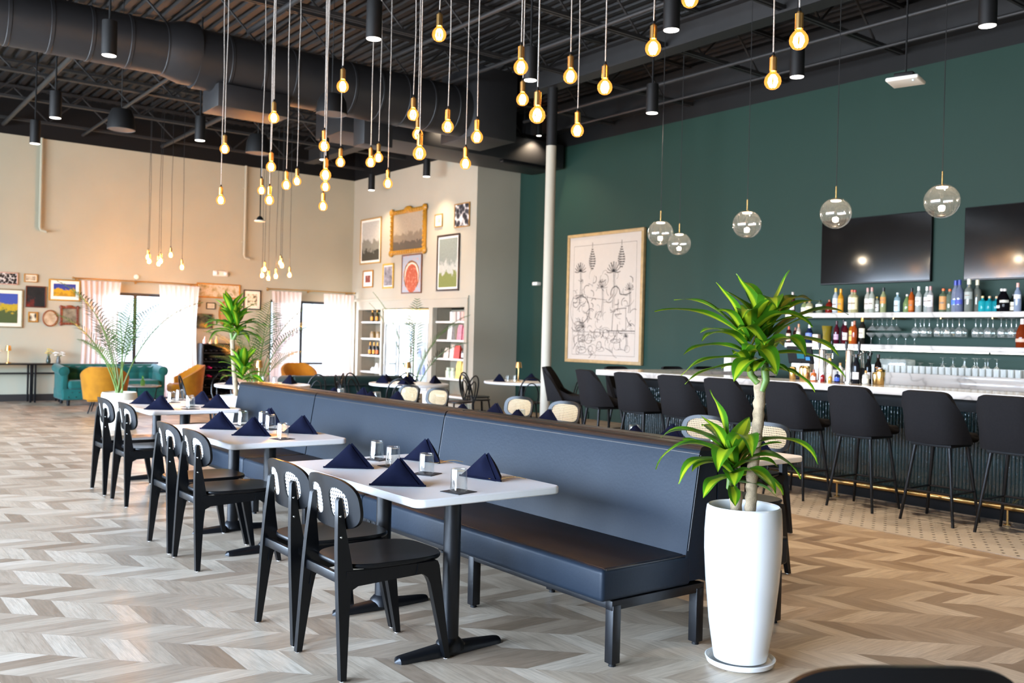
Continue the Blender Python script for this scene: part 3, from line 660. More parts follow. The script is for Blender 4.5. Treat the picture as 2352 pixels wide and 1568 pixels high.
# ---------------------------------------------------------------- cane-back chairs
def bend(u, z):
    return -.262+.040*(abs(u)/.25)**2.0-.16*(z-.745)
def cane_chair(label, group, cane='canew'):
    t = thing('cane_back_chair', label, 'chair', (0, 0, 0), 0, group)
    fr = M['black']
    for sd in (1, -1):
        yz = lambda z: .225-.125*z
        prof = [(-.289, 0.004), (-.262, 0.004), (-.235, .30), (-.222, .385), (-.208, .405), (-.208, .455), (-.214, .475), (-.222, .53), (-.240, .64), (-.249, .74), (-.254, .775), (-.263, .781), (-.273, .766), (-.279, .66), (-.284, .56), (-.287, .45), (-.288, .34)]
        lg = lr = MB().prism(prof, -.016, .016, lambda a, z, q: (a, sd*(yz(z)+q), z)).build('leg', fr, t)
        MB().cyl((-.275, sd*.225, 0), (-.275, sd*.225, .006), .011, n=8).build('glide', M['white'], lg)
        f2 = [(.10, .462), (.205, .462), (.215, .44), (.272, 0.004), (.247, 0.004), (.165, .36), (.150, .392), (.125, .410), (.09, .414)]
        lg = MB().prism(f2, -.016, .016, lambda a, z, q: (a, sd*(.225-.02*min(z, .47)/.47+q), z)).build('leg', fr, t)
        MB().cyl((.26, sd*.225, 0), (.26, sd*.225, .006), .011, n=8).build('glide', M['white'], lg)
        rail = [(-.245, .462), (-.17, .458), (.12, .462), (.12, .410), (.0, .404), (-.19, .392), (-.222, .375), (-.252, .33)]
        MB().prism(rail, -.0145, .0145, lambda a, z, q: (a, sd*(.1725+(a+.25)*.088+q), z)).build('side_rail', fr, t)
        for z in (.70, .61): MB().sphere((-.265, sd*(yz(z)+.0165), z), .006, 8, 6).build('screw', M['chrome'], lr)
    MB().box((.15, 0, .435), (.03, .39, .045), .006).build('front_rail', fr, t); MB().box((-.265, 0, .43), (.025, .32, .045), .006).build('rear_rail', fr, t)
    # seat plate
    o = []
    for x, y in superellipse(.265, .228, 3.4, 48): o.append((x+.02, y*(1-.10*(.265-x)/.53)))
    b = MB(); n = len(o); rings = []
    for s_, z in ((.985, .464), (1, .470), (1, .479), (.985, .485)): rings.append([(x*s_, y*s_, z) for x, y in o])
    for s_, dz in ((.8, -.002), (.5, -.006), (.2, -.008)): rings.append([(x*s_, y*s_, .485+dz) for x, y in o])
    vs = [p for r_ in rings for p in r_]; fs = [(k*n+j, k*n+(j+1) % n, (k+1)*n+(j+1) % n, (k+1)*n+j) for k in range(len(rings)-1) for j in range(n)]+[tuple(reversed(range(n))), tuple((len(rings)-1)*n+j for j in range(n))]
    b.add(vs, fs).build('seat', fr, t)
    # curved back: ring around two caned openings, built as two half panels plus a centre post
    hw, hh, zc, th = .25, .118, .748, .015
    K = 40; outer = superellipse(hw, hh, 2.9, 4*K)
    wide = cane == 'canet'; ha, hb, hc = (.207, .088, 0) if wide else (.071, .071, .107)
    def hole(sd):
        pts = superellipse(ha, hb, 3.2, 2*K)
        return [(sd*hc+p, q*(1-.22*max(0, sd*p)/ha*(not wide))) for p, q in pts]
    b = MB()
    def P(u, w, off): return (bend(u, zc+w)+off, u, zc+w)
    for sd in ((1,) if wide else (1, -1)):
        h = hole(sd); m = len(h)
        # matching outer half loop (includes centre line)
        cx = sd*hc; ol = []
        for p, q in h:
            a = math.atan2(q, p-cx); dx, dy = math.cos(a), math.sin(a)
            lo, hi = 0, .6
            for _ in range(26):
                md = (lo+hi)/2; X_, Y_ = cx+dx*md, dy*md
                ok = (abs(X_)/hw)**2.9+(abs(Y_)/hh)**2.9 <= 1 and (wide or sd*X_ >= 0)
                lo, hi = (md, hi) if ok else (lo, md)
            ol.append((cx+dx*lo, dy*lo))
        vs = []; fs = []
        for off in (0, th):
            for s_ in (0, .5, 1): vs += [P(p+(q-p)*s_, r_+(w-r_)*s_, off) for (p, r_), (q, w) in zip(h, ol)]
        for j in range(m):
            k = (j+1) % m
            for base, fl in ((0, 0), (3*m, 1)):
                for s_ in (0, 1):
                    f = (base+s_*m+j, base+s_*m+k, base+(s_+1)*m+k, base+(s_+1)*m+j); fs.append(f if fl else f[::-1])
            fs.append((j, k, 3*m+k, 3*m+j)); fs.append((2*m+k, 2*m+j, 5*m+j, 5*m+k))
        b.add(vs, fs)
        cb = MB(); g = 28; w_ = ha+.005; hgt = hb+.005
        cb.add([P(cx-w_+2*w_*i/g, -hgt+2*hgt*j/g, th*.5) for j in range(g+1) for i in range(g+1)], [(j*(g+1)+i, j*(g+1)+i+1, (j+1)*(g+1)+i+1, (j+1)*(g+1)+i) for j in range(g) for i in range(g)], [(2*w_*i/g, 2*hgt*j/g) for j in range(g+1) for i in range(g+1)])
        # keep only the part of the weave inside its opening
        keep = []
        for f in cb.f:
            c = [sum(cb.v[i][a] for i in f)/4 for a in (1, 2)]
            if (abs(c[0]-cx)/(ha+.007))**3.2+(abs(c[1]-zc)/(hb+.007))**3.2 <= 1: keep.append(f)
        cb.f = keep
        b2 = cb.build('cane_panel', M[cane], t); cb_par = b2
    b.build('backrest', fr, t)
    return t
c0 = cane_chair('black wooden chair with white cane back nearest the camera at the near table', 'window side chairs')
c0.location = (2.15, 3.825, 0)
CH = [(2.17, 4.36, 'black cane-back chair beside the nearest one at the near table'), (2.25, 5.975, 'black cane-back chair on the near side of the second window side table'),
 (2.25, 6.53, 'black cane-back chair on the far side of the second window side table'), (2.46, 8.37, 'black cane-back chair on the near side of the farthest window side table'), (2.45, 9.04, 'black cane-back chair farthest from the camera along the window side')]
for x, y, lb in CH: dup(c0, (x, y, 0), 0, lb)
fx, fy = math.cos(yaw), math.sin(yaw)
dup(c0, (1.745+.30*fx, .955+.30*fy, 0), yaw+.04, 'blurred dark chair back at the bottom edge beside the white planter', 'loose chairs')
tan0 = cane_chair('tan cane-back chair beyond the nearest bar side table, right of the plant trunk', 'bar side chairs', 'canet')
tan0.location = (6.0, 4.72, 0); tan0.rotation_euler = (0, 0, PI)
for x, y, lb in [(6.05, 5.40, 'tan cane-back chair behind the lower leaves of the corn plant'), (6.0, 7.22, 'tan cane-back chair just right of the white column foot, seen over the booth back'),
 (6.0, 7.98, 'tan cane-back chair just left of the white column foot, seen over the booth back'), (6.0, 9.62, 'tan cane-back chair over the booth back, below the round table before the fridge'), (6.0, 10.3, 'tan cane-back chair farthest along the bar side of the booths')]: dup(tan0, (x, y, 0), PI, lb, 'bar side chairs')
dup(c0, (4.90, 3.93, 0), 0, 'black chair mostly hidden by the white planter, one front leg showing', 'bar side chairs')

# ---------------------------------------------------------------- place settings
def napkin_mesh(seed):
    r = random.Random(seed); b = MB(); k = .5+.2*r.random()
    A, B_, C, P_ = Vector((-.14, -.045, 0.002)), Vector((.14, -.045, 0.002)), Vector((.01, .12, 0.002)), Vector((.005, .012, .135))
    def tri(p, q, s, out, th):
        n = (q-p).cross(s-p).normalized()
        def fn(u, v):
            base = p.lerp(q, u); x = base.lerp(s, v); bul = math.sin(PI*u)*math.sin(PI*min(1, v*1.1))
            w = .003*math.sin(u*9+seed)*(1-v)
            return x+n*(out*bul+w*(0 < v < 1))
        b.sheet(fn, 12, 10, th)
    tri(A, B_, P_, .010, -.005); tri(B_, C, P_, .006, -.004); tri(C, A, P_, .006, -.004)
    # turned-in second ply showing as a lip
    d = Vector((.0, -.010, .0)); tri(A+d+Vector((.012, 0, 0)), B_+d-Vector((.03, 0, 0)), P_+Vector((-.012, -.014, -.002)), .016, -.004)
    b.tube([A+Vector((0, -.004, .004)), (A+B_)/2+Vector((0, -.014, .005)), B_+Vector((0, -.004, .004))], .005, 6)
    return b
NAPM = [napkin_mesh(i).mesh('folded_napkin') for i in range(3)]
for m_ in NAPM: m_.materials.append(M['navy'])
TUMB = MB().lathe([(.0, .098), (.028, .098), (.031, .102), (.031, .108), (.028, .11), (0, .107)], n=24).lathe([(.036, .11), (.038, .105), (.043, .0), (.0405, .0), (.0345, .098), (0, .099)], n=28)
TUMBM = TUMB.mesh('upturned_tumbler'); TUMBM.materials.append(M['bowl'])
COASM = MB().box((0, 0, .0015), (.125, .125, .003)).mesh('paper_coaster'); COASM.materials.append(M['paper'])
def put(me, name, loc, rz, label, cat, group, s=1):
    o = bpy.data.objects.new(name, me); COL.objects.link(o); o.location = loc; o.rotation_euler = (0, 0, rz); o.scale = (s, s, s); return tag(o, label, cat, group)
def fork(x, y, z, rz, label):
    b = MB(); b.sheet(lambda u, v: (-.10+.14*u, (v-.5)*(.006+.008*u), .004+.012*math.sin(PI*u)), 14, 2, .0025)
    b.sheet(lambda u, v: (.04+.025*u, (v-.5)*.026*min(1, .5+u), .004+.004*math.sin(PI*u)), 6, 4, .002)
    for k in range(4): b.sheet(lambda u, v, k=k: (.065+.04*u, -.0105+.007*k+(v-.5)*.0035, .004+.008*u*u), 5, 1, .002)
    o = b.build('fork', M['gold'], None, (x, y, z), rz); tag(o, label, 'fork', 'gold forks')
ZT = .760
cam_az = lambda x, y: math.atan2(y, x)
def setting(n, x, y, rz, where, g): put(NAPM[n % 3], 'folded_napkin', (x, y, ZT), rz, 'navy cloth napkin folded into a tent '+where, 'napkin', g)
def drink(x, y, where, g, rz=.3, coast=True):
    if coast: put(COASM, 'paper_coaster', (x, y, ZT), rz, 'black paper coaster under the tumbler '+where, 'coaster', g+' coasters')
    put(TUMBM, 'upturned_tumbler', (x, y, ZT+(.003 if coast else 0)), 0, 'clear tumbler standing upside down '+where, 'glass', g+' tumblers')
T1 = 'near table napkins'
setting(0, 2.36, 3.98, R(-38), 'nearest the chairs on the near table', T1); setting(1, 2.43, 4.63, R(-38), 'behind the first on the near table', T1)
setting(2, 2.87, 3.95, R(-75), 'right on the near table, beside a fork', T1); setting(0, 2.95, 4.67, R(-70), 'on the near table by the booth', T1)
drink(2.50, 3.66, 'closest to us on the near table', 'near table', .2); drink(2.67, 4.22, 'in the middle of the near table', 'near table', .5); drink(2.66, 4.56, 'behind the front napkin of the near table', 'near table', .1); drink(2.72, 4.85, 'at the far edge of the near table', 'near table', .4)
fork(2.93, 3.84, ZT, R(160), 'gold fork beside the right napkin on the near table'); fork(3.0, 4.52, ZT, R(165), 'gold fork beside the back napkin on the near table')
T2 = 'second table napkins'
setting(1, 2.52, 6.90, R(-38), 'leftmost on the second window side table', T2); setting(2, 2.57, 6.38, R(-38), 'in front on the second window side table', T2); setting(0, 3.0, 7.11, R(-60), 'at the back of the second window side table', T2); setting(1, 2.95, 6.38, R(-50), 'rightmost on the second window side table', T2)
drink(2.66, 6.08, 'nearest on the second window side table', 'second table', .2); drink(2.84, 6.72, 'in the middle of the second window side table', 'second table', .4); drink(2.78, 7.12, 'at the back left of the second window side table', 'second table', .1); drink(2.9, 7.0, 'at the back right of the second window side table', 'second table', .7)
T3 = 'third table napkins'
setting(0, 2.71, 9.50, R(-38), 'back left on the farthest window side table', T3); setting(1, 2.65, 8.80, R(-38), 'front left on the farthest window side table', T3); setting(2, 3.20, 9.29, R(-50), 'back right on the farthest window side table', T3); setting(0, 3.18, 8.80, R(-40), 'front right on the farthest window side table', T3)
drink(2.9, 8.74, 'nearest on the farthest window side table', 'third table', .2); drink(3.0, 9.62, 'at the back left of the farthest window side table', 'third table', .3); drink(2.98, 9.0, 'behind the nearest one on the farthest window side table', 'third table', .2); drink(3.17, 9.9, 'at the back right of the farthest window side table', 'third table', .2)
for (y0, y1), w in zip(TBB, ('nearest', 'middle', 'farthest')):
    yc = (y0+y1)/2; g = w+' bar side table'
    for i, (x, y) in enumerate(((4.88, yc-.36), (5.18, yc-.42), (4.8, yc+.36), (5.16, yc+.33))):
        q = ('front left', 'front right', 'back left', 'back right')[i]
        setting(i, x, y, R(-50-20*(i % 2)), '%s on the %s bar side table' % (q, w), g+' napkins')
        drink(x+.19*(1 if x < 4.9 else -1), y+.2, '%s on the %s bar side table' % (q, w), g, .2, False)
# ---------------------------------------------------------------- the bar
t = thing('bar_counter', 'long L-shaped bar with white quartz top and fluted dark green front', 'bar', (8.4, 4, 0))
X0 = lambda x: x-8.4
def slab(poly, z0, z1, mat, name, par, bev=.006):
    return MB().prism([(x-8.4, y-4) for x, y in poly], z0, z1).build(name, mat, par)
ct = [(8.17, -1.2), (8.85, -1.2), (8.85, 8.25), (11.1, 8.25), (11.1, 8.95), (8.29, 8.95)]
ct = ct[:-1]+[(8.17+.12*(1-math.cos(PI/2*i/5)) if False else 8.29-.12*math.sin(PI/2*i/5), 8.83+.12*math.cos(PI/2*i/5)) for i in range(6)]
slab(ct, 1.055, 1.12, M['marble'], 'countertop', t)
slab([(8.47, -1.1), (8.80, -1.1), (8.80, 8.2), (11.0, 8.2), (11.0, 8.64), (8.47, 8.64)], .0, 1.054, M['blackmat'], 'carcass', t)
# fluted glazed front (both outer faces)
pitch = .033; vs = []; fs = []
def flutes(p0, p1, nrm, z0, z1):
    L = (Vector(p1)-Vector(p0)).length; d = (Vector(p1)-Vector(p0))/L; n = int(L/pitch); o = len(vs); k = 6
    for i in range(n*k+1):
        s = i/(n*k)*L; h = .012*abs(math.sin(PI*i/k)); q = Vector(p0)+d*s+Vector(nrm)*h
        vs.append((q.x-8.4, q.y-4, z0)); vs.append((q.x-8.4, q.y-4, z1))
    for i in range(n*k): fs.append((o+2*i, o+2*i+2, o+2*i+3, o+2*i+1))
flutes((8.465, 8.645), (8.465, -1.1), (-1, 0), .14, .93); flutes((11.0, 8.645), (8.465, 8.645), (0, 1), .14, .93)
MB().add(vs, fs).build('fluted_front', M['ripple'], t)
b = MB(); b.box((8.44-8.4, 3.77-4, .99), (.04, 9.75, .12)); b.box((9.73-8.4, 8.67-4, .99), (2.55, .04, .12)); b.build('apron', M['blackmat'], t)
b = MB(); b.box((8.43-8.4, 3.77-4, .075), (.06, 9.75, .15)); b.box((9.73-8.4, 8.68-4, .075), (2.55, .06, .15)); b.build('plinth', M['blackmat'], t)
rail = MB().cyl((8.22-8.4, -1.1-4, .155), (8.22-8.4, 8.5-4, .155), .024, n=14).build('foot_rail', M['gold'], t)
for y in (1.0, 2.35, 3.7, 5.35, 7.0, 8.3):
    MB().cyl((8.22-8.4, y-4, .155), (8.22-8.4, y-4, .0), .010, n=8).cyl((8.22-8.4, y-4, .155), (8.42-8.4, y-4, .21), .009, n=8).lathe([(.03, 0), (.03, .012), (.0, .014)], (8.22-8.4, y-4, 0), 12).build('rail_bracket', M['gold'], rail)
# back bar cabinet
t = thing('back_bar_counter', 'low back bar cabinet with pale quartz top under the bottle shelves', 'cabinet', (11.5, 3.4, 0))
MB().box((.03, 0, .56), (.66, 9.2, 1.1), .004).build('cabinet_body', M['blackmat'], t)
MB().box((0, 0, 1.145), (.74, 9.24, .07), .005).build('countertop', M['marble'], t)
MB().box((-.372, 0, 1.07), (.015, 9.2, .09), .002).build('apron', M['marble'], t)
for i in range(8): MB().box((-.31, -4.0+1.14*i, .5), (.02, 1.08, .9), .004).build('door', M['blackmat'], t)
for z, lb, nm in ((1.935, 'upper white quartz shelf on the green wall, crowded with bottles', 1.905), (1.50, 'lower white quartz shelf with a light strip under it, above the back bar', 1.47)):
    t = thing('wall_shelf', lb, 'shelf', (11.72, 3.2, z), 0, 'quartz bar shelves')
    MB().box((0, 0, 0), (.35, 10.5, .07), .004).build('board', M['marble'], t)
    if z < 1.7:
        for y0, y1 in ((-5.0, 2.25), (2.29, 5.1)): MB().box((-.15, (y0+y1)/2, -.041), (.03, y1-y0, .012)).build('light_strip', M['led'], t)
    else:
        for y in (-1.0, -.35, .3, .95, 1.6, 2.25, 2.9, 3.55, 4.0): MB().box((-.0, y, -.045), (.30, .012, .02)).build('glass_rail', M['brass'], t)

# ---------------------------------------------------------------- bottles
def bmat(name, h, clear=.4):
    c = lin(h); return thinglass('bottle_glass_'+name, (c[0]*.6+.4*c[0]+.0, c[1], c[2], 1), refl=.3, body=1-clear, bodycol=c)
SH = { # profile styles: (radius fraction, z)
 'bordeaux': [(0, 0), (.036, 0), (.038, .006), (.038, .19), (.034, .215), (.016, .235), (.0145, .29), (.0165, .292), (.0165, .305), (0, .305)],
 'stocky': [(0, 0), (.048, 0), (.05, .006), (.05, .115), (.044, .135), (.017, .15), (.015, .19), (.0, .19)],
 'tall': [(0, 0), (.038, 0), (.040, .006), (.040, .20), (.034, .235), (.018, .265), (.016, .33), (0, .33)],
 'round': [(0, 0), (.050, 0), (.054, .01), (.055, .10), (.042, .14), (.018, .158), (.016, .185), (0, .185)],
 'square': [(0, 0), (.042, 0), (.044, .006), (.044, .20), (.037, .215), (.017, .23), (.016, .275), (0, .275)],
 'flask': [(0, 0), (.046, 0), (.05, .01), (.052, .13), (.03, .19), (.017, .21), (.016, .25), (0, .25)],
}
def bottle(style, loc, glass, label, cap, capl=None, lab=None, labz=(.05, .13), s=1, group=None, clear=.4, rz=0, caph=.03, cat='bottle'):
    p = SH[style]; top = p[-1][1]; n = 16
    t = thing('spirit_bottle' if cat == 'bottle' else cat.replace(' ', '_'), label, cat, loc, rz, group); t.scale = (s, s, s)
    MB().lathe(p, n=n).build('glass_body', bmat(glass.strip('#'), glass, clear), t)
    rr_ = p[-2][0]+.002
    MB().lathe([(rr_, top-caph), (rr_, top+.006), (rr_*.8, top+.009), (0, top+.009)], n=12).build('cap', flat('cap_'+cap, cap, .4), t)
    if lab:
        z0, z1 = labz; r = max(q[0] for q in p)+.0012
        MB().sheet(lambda u, v: (r*math.cos(PI+(u-.5)*2.6), r*math.sin(PI+(u-.5)*2.6), z0+(z1-z0)*v), 14, 1).build('label', flat('label_'+lab, lab, .6, var=.12, nscale=40), t)
        if z1-z0 > .06: MB().sheet(lambda u, v: ((r+.001)*math.cos(PI+(u-.5)*1.2), (r+.001)*math.sin(PI+(u-.5)*1.2), z0+(z1-z0)*(.45+.12*v)), 8, 1).build('label_band', flat('labelband', '8a7462', .6), t)
    return t
US = 'bottles on the upper bar shelf'; ZU = 1.9705
UP = [(8.38,'bordeaux','#4a1016','thin wine-dark bottle with white label at the left end of the upper shelf','c9b8ae','e8ddd6',(.05,.12),1,.3),
 (8.21,'round','#a9b37a','squat pale green bottle with cork, second on the upper shelf','a06a38','e5dfcf',(.02,.09),.95,.5),
 (8.09,'round','#d9cfa6','squat clear bottle with cream label and cork, third on the upper shelf','a86a3a','e9dcae',(.02,.1),.97,.6),
 (7.96,'round','#a8b095','squat bottle with black stopper, fourth on the upper shelf','1c1c1c','efece6',(.09,.13),.98,.6),
 (7.82,'round','#7a1e12','squat red-brown bottle with wood stopper, fifth on the upper shelf','a0552c',None,None,1,.25),
 (7.70,'tall','#cfd6d8','tall clear bottle with silver label and yellow neck on the upper shelf','d8b24a','d4dadd',(.03,.2),1.05,.5),
 (7.58,'tall','#e0a02a','tall amber bottle with orange label and yellow cap on the upper shelf','e09a2a','e0962a',(.05,.2),1.0,.35),
 (7.44,'square','#d8cfae','bottle with big cream label and orange neck on the upper shelf','d2683a','efe2c6',(.04,.19),1.15,.5),
 (7.36,'square','#c9bf8d','bottle with cream label and red neck, half behind its twin on the upper shelf','b03a34','e9d6a8',(.04,.19),1.12,.5),
 (7.20,'tall','#dcd8c8','tall bottle with pale label and pinkish neck left of a low white label bottle','c99a92','ece2cf',(.05,.19),1.02,.55),
 (7.10,'tall','#cfd2c4','tall bottle with pinkish neck behind the low white label bottle','c9948a','d8d4c2',(.05,.19),1.02,.55),
 (7.06,'square','#cfd0c0','low bottle with white label and yellow cap on the upper shelf','e2b93c','f2efe8',(.03,.15),.78,.5),
 (6.93,'tall','#b9bd8c','tall bottle with orange label and black cap on the upper shelf','262626','d98f48',(.12,.21),1.0,.5),
 (6.76,'square','#bcd6dc','clear blue-tinted square bottle with white cap on the upper shelf','d6dcd6','cfe4ea',(.02,.17),.95,.6),
 (6.64,'flask','#8fa86a','greenish bottle with pale cap on the upper shelf','d9cfc4',None,None,.95,.5),
 (6.56,'tall','#b5531c','amber bottle with orange label and tall black cap on the upper shelf','15151a','c8681e',(.03,.17),.96,.3),
 (6.43,'tall','#d8dcd6','clear rum-style bottle with white label and white cap on the upper shelf','f0efe9','eee8e0',(.09,.2),1.0,.6),
 (6.35,'tall','#d5d9d2','clear bottle with white cap half behind the white label bottle','f0efe9','e6ddd8',(.09,.2),1.0,.6),
 (6.27,'tall','#d6d2cf','clear bottle with long white label and reddish neck on the upper shelf','b98a84','efe9e6',(.07,.22),1.0,.6),
 (6.13,'square','#6c7a5e','bottle with tan label and bright orange cap on the upper shelf','ef6a2a','c98c52',(.03,.19),1.08,.4),
 (6.06,'square','#8a9a86','clear bottle with bright orange cap behind the tan label bottle','ef6a2a',None,None,1.06,.6),
 (5.97,'tall','#aeb6cc','tall clear bottle with blue band and blue cap, nearest of three on the upper shelf','3b48a8','4f78d8',(.08,.13),1.2,.65),
 (5.89,'tall','#9ba2bd','tall clear bottle with blue band and blue cap, middle of three on the upper shelf','343f96','4a52a8',(.08,.13),1.2,.65),
 (5.82,'tall','#a0a8bd','tall clear bottle with blue cap, rearmost of three on the upper shelf','39408e',None,None,1.16,.65),
 (5.77,'bordeaux','#a3a69c','frosted grey bottle with tall cream cap on the upper shelf','e8e4cc','a8aaa2',(.12,.19),1.32,.6),
 (5.71,'bordeaux','#989b90','second frosted grey bottle with cream and orange cap on the upper shelf','e6d8b8',None,None,1.3,.6),
 (5.64,'stocky','#1f9aa2','squat turquoise bottle with cork stopper, front of three on the upper shelf','e0c48a',None,None,1.02,.15),
 (5.555,'stocky','#1b8e98','squat turquoise bottle with cork stopper, middle of three on the upper shelf','dfb890',None,None,1.0,.15),
 (5.47,'stocky','#18818c','squat turquoise bottle with cork stopper, last of three on the upper shelf','dcb488',None,None,.98,.15),
 (5.395,'flask','#0e0c10','dark bottle with white labels and white stopper, left of a pair on the upper shelf','e8dfd8','e8e2dc',(.04,.07),1.1,.1),
 (5.33,'flask','#0e0c10','dark bottle with white stopper, right of a pair on the upper shelf','dcd2c8','cfc8b8',(.10,.13),1.08,.1),
 (5.26,'flask','#1a1c18','short dark bottle with cream label on the upper shelf','2a2a28','e4dcc0',(.02,.14),.84,.15),
 (5.18,'tall','#b8c4d8','clear patterned bottle with white label and pink cap on the upper shelf','e0a89a','eceaea',(.15,.2),1.02,.6),
 (5.06,'flask','#0d0f10','dark bottle with a diamond shaped cream label on the upper shelf','101012','e2d4c0',(.04,.14),1.0,.1),
 (4.99,'flask','#101010','dark bottle behind the diamond label bottle on the upper shelf','111113',None,None,1.05,.1),
 (4.90,'square','#3a1a10','dark bottle with yellow label and dripping red wax neck on the upper shelf','a3162c','e3c878',(.02,.12),1.1,.2)]
for i, (y, st, g, lb, cp, la, lz, s, cl) in enumerate(UP):
    back = .06*(i % 2) if la else .09
    bottle(st, (11.62+back, y, ZU), g, lb, cp, lab=la, labz=lz or (.05, .1), s=s, group=US, clear=cl, caph=.045 if st in ('tall', 'bordeaux') else .02)
ZL = 1.5355; LS = 'bottles on the lower bar shelf'
LO = [(8.44,'square','#3a1712','brown bottle with beige label and orange neck at the left end of the lower shelf','c8542e','dcb8a0',(.03,.16),.85,.3),(8.36,'square','#2a1410','dark brown bottle second on the lower shelf','8a4a38',None,None,.8,.3),
 (8.27,'tall','#d8c8b8','bottle wrapped in a pale orange and white label on the lower shelf','d88a58','e6cfc0',(.03,.2),.82,.5),(8.12,'flask','#1a2440','dark blue bottle with white cap on the lower shelf','e4e0e4','6f84c8',(.06,.14),1.05,.2),
 (7.64,'tall','#4e1222','purple-red bottle with pink label on the lower shelf','3a1520','c4a0b8',(.06,.14),.95,.25),(7.56,'tall','#3a0f1c','dark red bottle behind the pink label one on the lower shelf','1c1014',None,None,1.0,.2),
 (7.50,'tall','#5a141c','dark red bottle with white label on the lower shelf','d8d2cc','e6dcd8',(.06,.17),.92,.3),(7.42,'square','#b8641c','amber bottle with round black emblem on a yellow label on the lower shelf','d8c8b8','e8b860',(.04,.17),1.1,.3),
 (7.36,'tall','#a8481a','orange-brown bottle behind the round emblem bottle on the lower shelf','b06a48',None,None,.95,.3),(7.27,'tall','#2a2620','dark bottle with cream label and yellow neck at the end of the bottle group','e8b040','f0e4c4',(.08,.2),1.1,.3),
 (5.12,'flask','#7a2c10','copper-brown bottle beside the hanging glasses on the lower shelf','e8d4cc','d8a890',(.05,.08),1.35,.25),(5.02,'flask','#9a3c28','second brown bottle at the right picture edge of the lower shelf','e8d4cc','b8d8e8',(.05,.1),1.3,.35)]
for i, (y, st, g, lb, cp, la, lz, s, cl) in enumerate(LO):
    bottle(st, (11.63+.05*(i % 2), y, ZL), g, lb, cp, lab=la, labz=lz or (.05, .1), s=s, group=LS, clear=cl, caph=.045)
o = MB().box((0, 0, .065), (.08, .09, .13), .003).build('small_box', flat('pinkish_card', 'd8c0b0', .6), None, (11.64, 7.97, ZL)); tag(o, 'small plain beige box between bottles on the lower shelf', 'box')
o = MB().lathe([(0, 0), (.06, 0), (.062, .01), (.056, .12), (.075, .25), (.072, .25), (.052, .12), (.056, .012), (0, .012)], n=18).build('glass_vase', thinglass('olive_glass', (.5, .42, .1, 1), .3, body=.5, bodycol=lin('9a8428')), None, (11.64, 7.80, ZL)); tag(o, 'olive gold waisted glass vase on the lower shelf', 'vase')
# stemware
CUP = MB().lathe([(0, 0), (.035, .0), (.033, .004), (.006, .008), (.004, .012), (.004, .085), (.012, .095), (.04, .118), (.062, .145), (.066, .16), (.064, .16), (.058, .145), (.036, .121), (0, .1)], n=18).mesh('coupe_glass'); CUP.materials.append(M['stemw'])
WIN = MB().lathe([(0, 0), (.036, 0), (.034, .004), (.006, .008), (.0045, .014), (.0045, .09), (.014, .1), (.038, .125), (.043, .155), (.038, .2), (.034, .21), (.0325, .21), (.036, .2), (.041, .155), (.036, .127), (0, .104)], n=18).mesh('wine_glass'); WIN.materials.append(M['stemw'])
RUM = MB().lathe([(0, 0), (.033, 0), (.036, .09), (.034, .09), (.031, .008), (0, .008)], n=16).mesh('tumbler'); RUM.materials.append(M['backlit'])
def inst(me, name, loc, flip, label, cat, group, s=1):
    o = bpy.data.objects.new(name, me); COL.objects.link(o); o.location = loc; o.scale = (s, s, s)
    if flip: o.rotation_euler = (PI, 0, 0)
    return tag(o, label, cat, group)
for i in range(6):
    y = 7.12-.125*i
    inst(CUP, 'coupe_glass', (11.66, y, ZL), 0, 'clear coupe glass standing on the lower bar shelf right of the bottles', 'glass', 'coupe glasses standing on the lower shelf')
for i in range(3):
    for k in range(2): inst(CUP, 'coupe_glass', (11.62+.12*k, 7.08-.14*i, 1.889), 1, 'clear coupe glass hanging upside down under the left of the upper shelf', 'glass', 'coupe glasses hanging from the upper shelf')
for i, y in enumerate((6.46, 6.34, 6.16, 6.03, 5.88, 5.67, 5.52, 5.36, 5.24)):
    for k in range(2): inst(WIN, 'wine_glass', (11.61+.13*k, y, 1.889), 1, 'clear wine glass hanging upside down in the rack under the upper shelf', 'glass', 'wine glasses hanging from the upper shelf', 1.12)
ZB = 1.1805; BB = 'glassware on the back bar'
for r_ in range(2):
    for i in range(24): inst(RUM, 'tumbler', (11.22+.095*r_, 6.88-.083*i, ZB), 1 if False else 0, 'clear tumbler in the long double row along the front of the back bar', 'glass', 'tumblers in rows on the back bar')
for i, (y, x) in enumerate(((5.98, 11.42), (5.85, 11.42), (5.76, 11.52), (5.70, 11.42), (5.63, 11.52), (5.55, 11.42), (5.50, 11.52), (5.42, 11.42), (5.36, 11.52))):
    inst(WIN, 'wine_glass', (x, y, ZB+.212), 1, 'wine glass standing upside down behind the tumblers on the back bar', 'glass', 'wine glasses standing on the back bar', 1.0)
for i in range(8): inst(CUP, 'coupe_glass', (11.46+.1*(i % 2), 6.44-.075*i, ZB+.13), 1, 'small stemmed glass upside down in the low row on the back bar', 'glass', 'small stemmed glasses on the back bar', .8)
t = thing('glass_rack', 'clear plastic rack holding glasses at the left of the back bar glassware', 'rack', (11.55, 6.68, ZB))
MB().box((0, 0, .085), (.24, .40, .16), .006).build('rack_shell', thinglass('clear_plastic', (.92, .95, .93, 1), .2, .1, body=.18, bodycol=(.9, .92, .9, 1)), t)
for i in range(3): MB().lathe([(.0, .16), (.035, .16), (.038, .2), (0, .2)], (0, -.12+.12*i, 0), 14).build('rim_cover', M['bowl'], t)

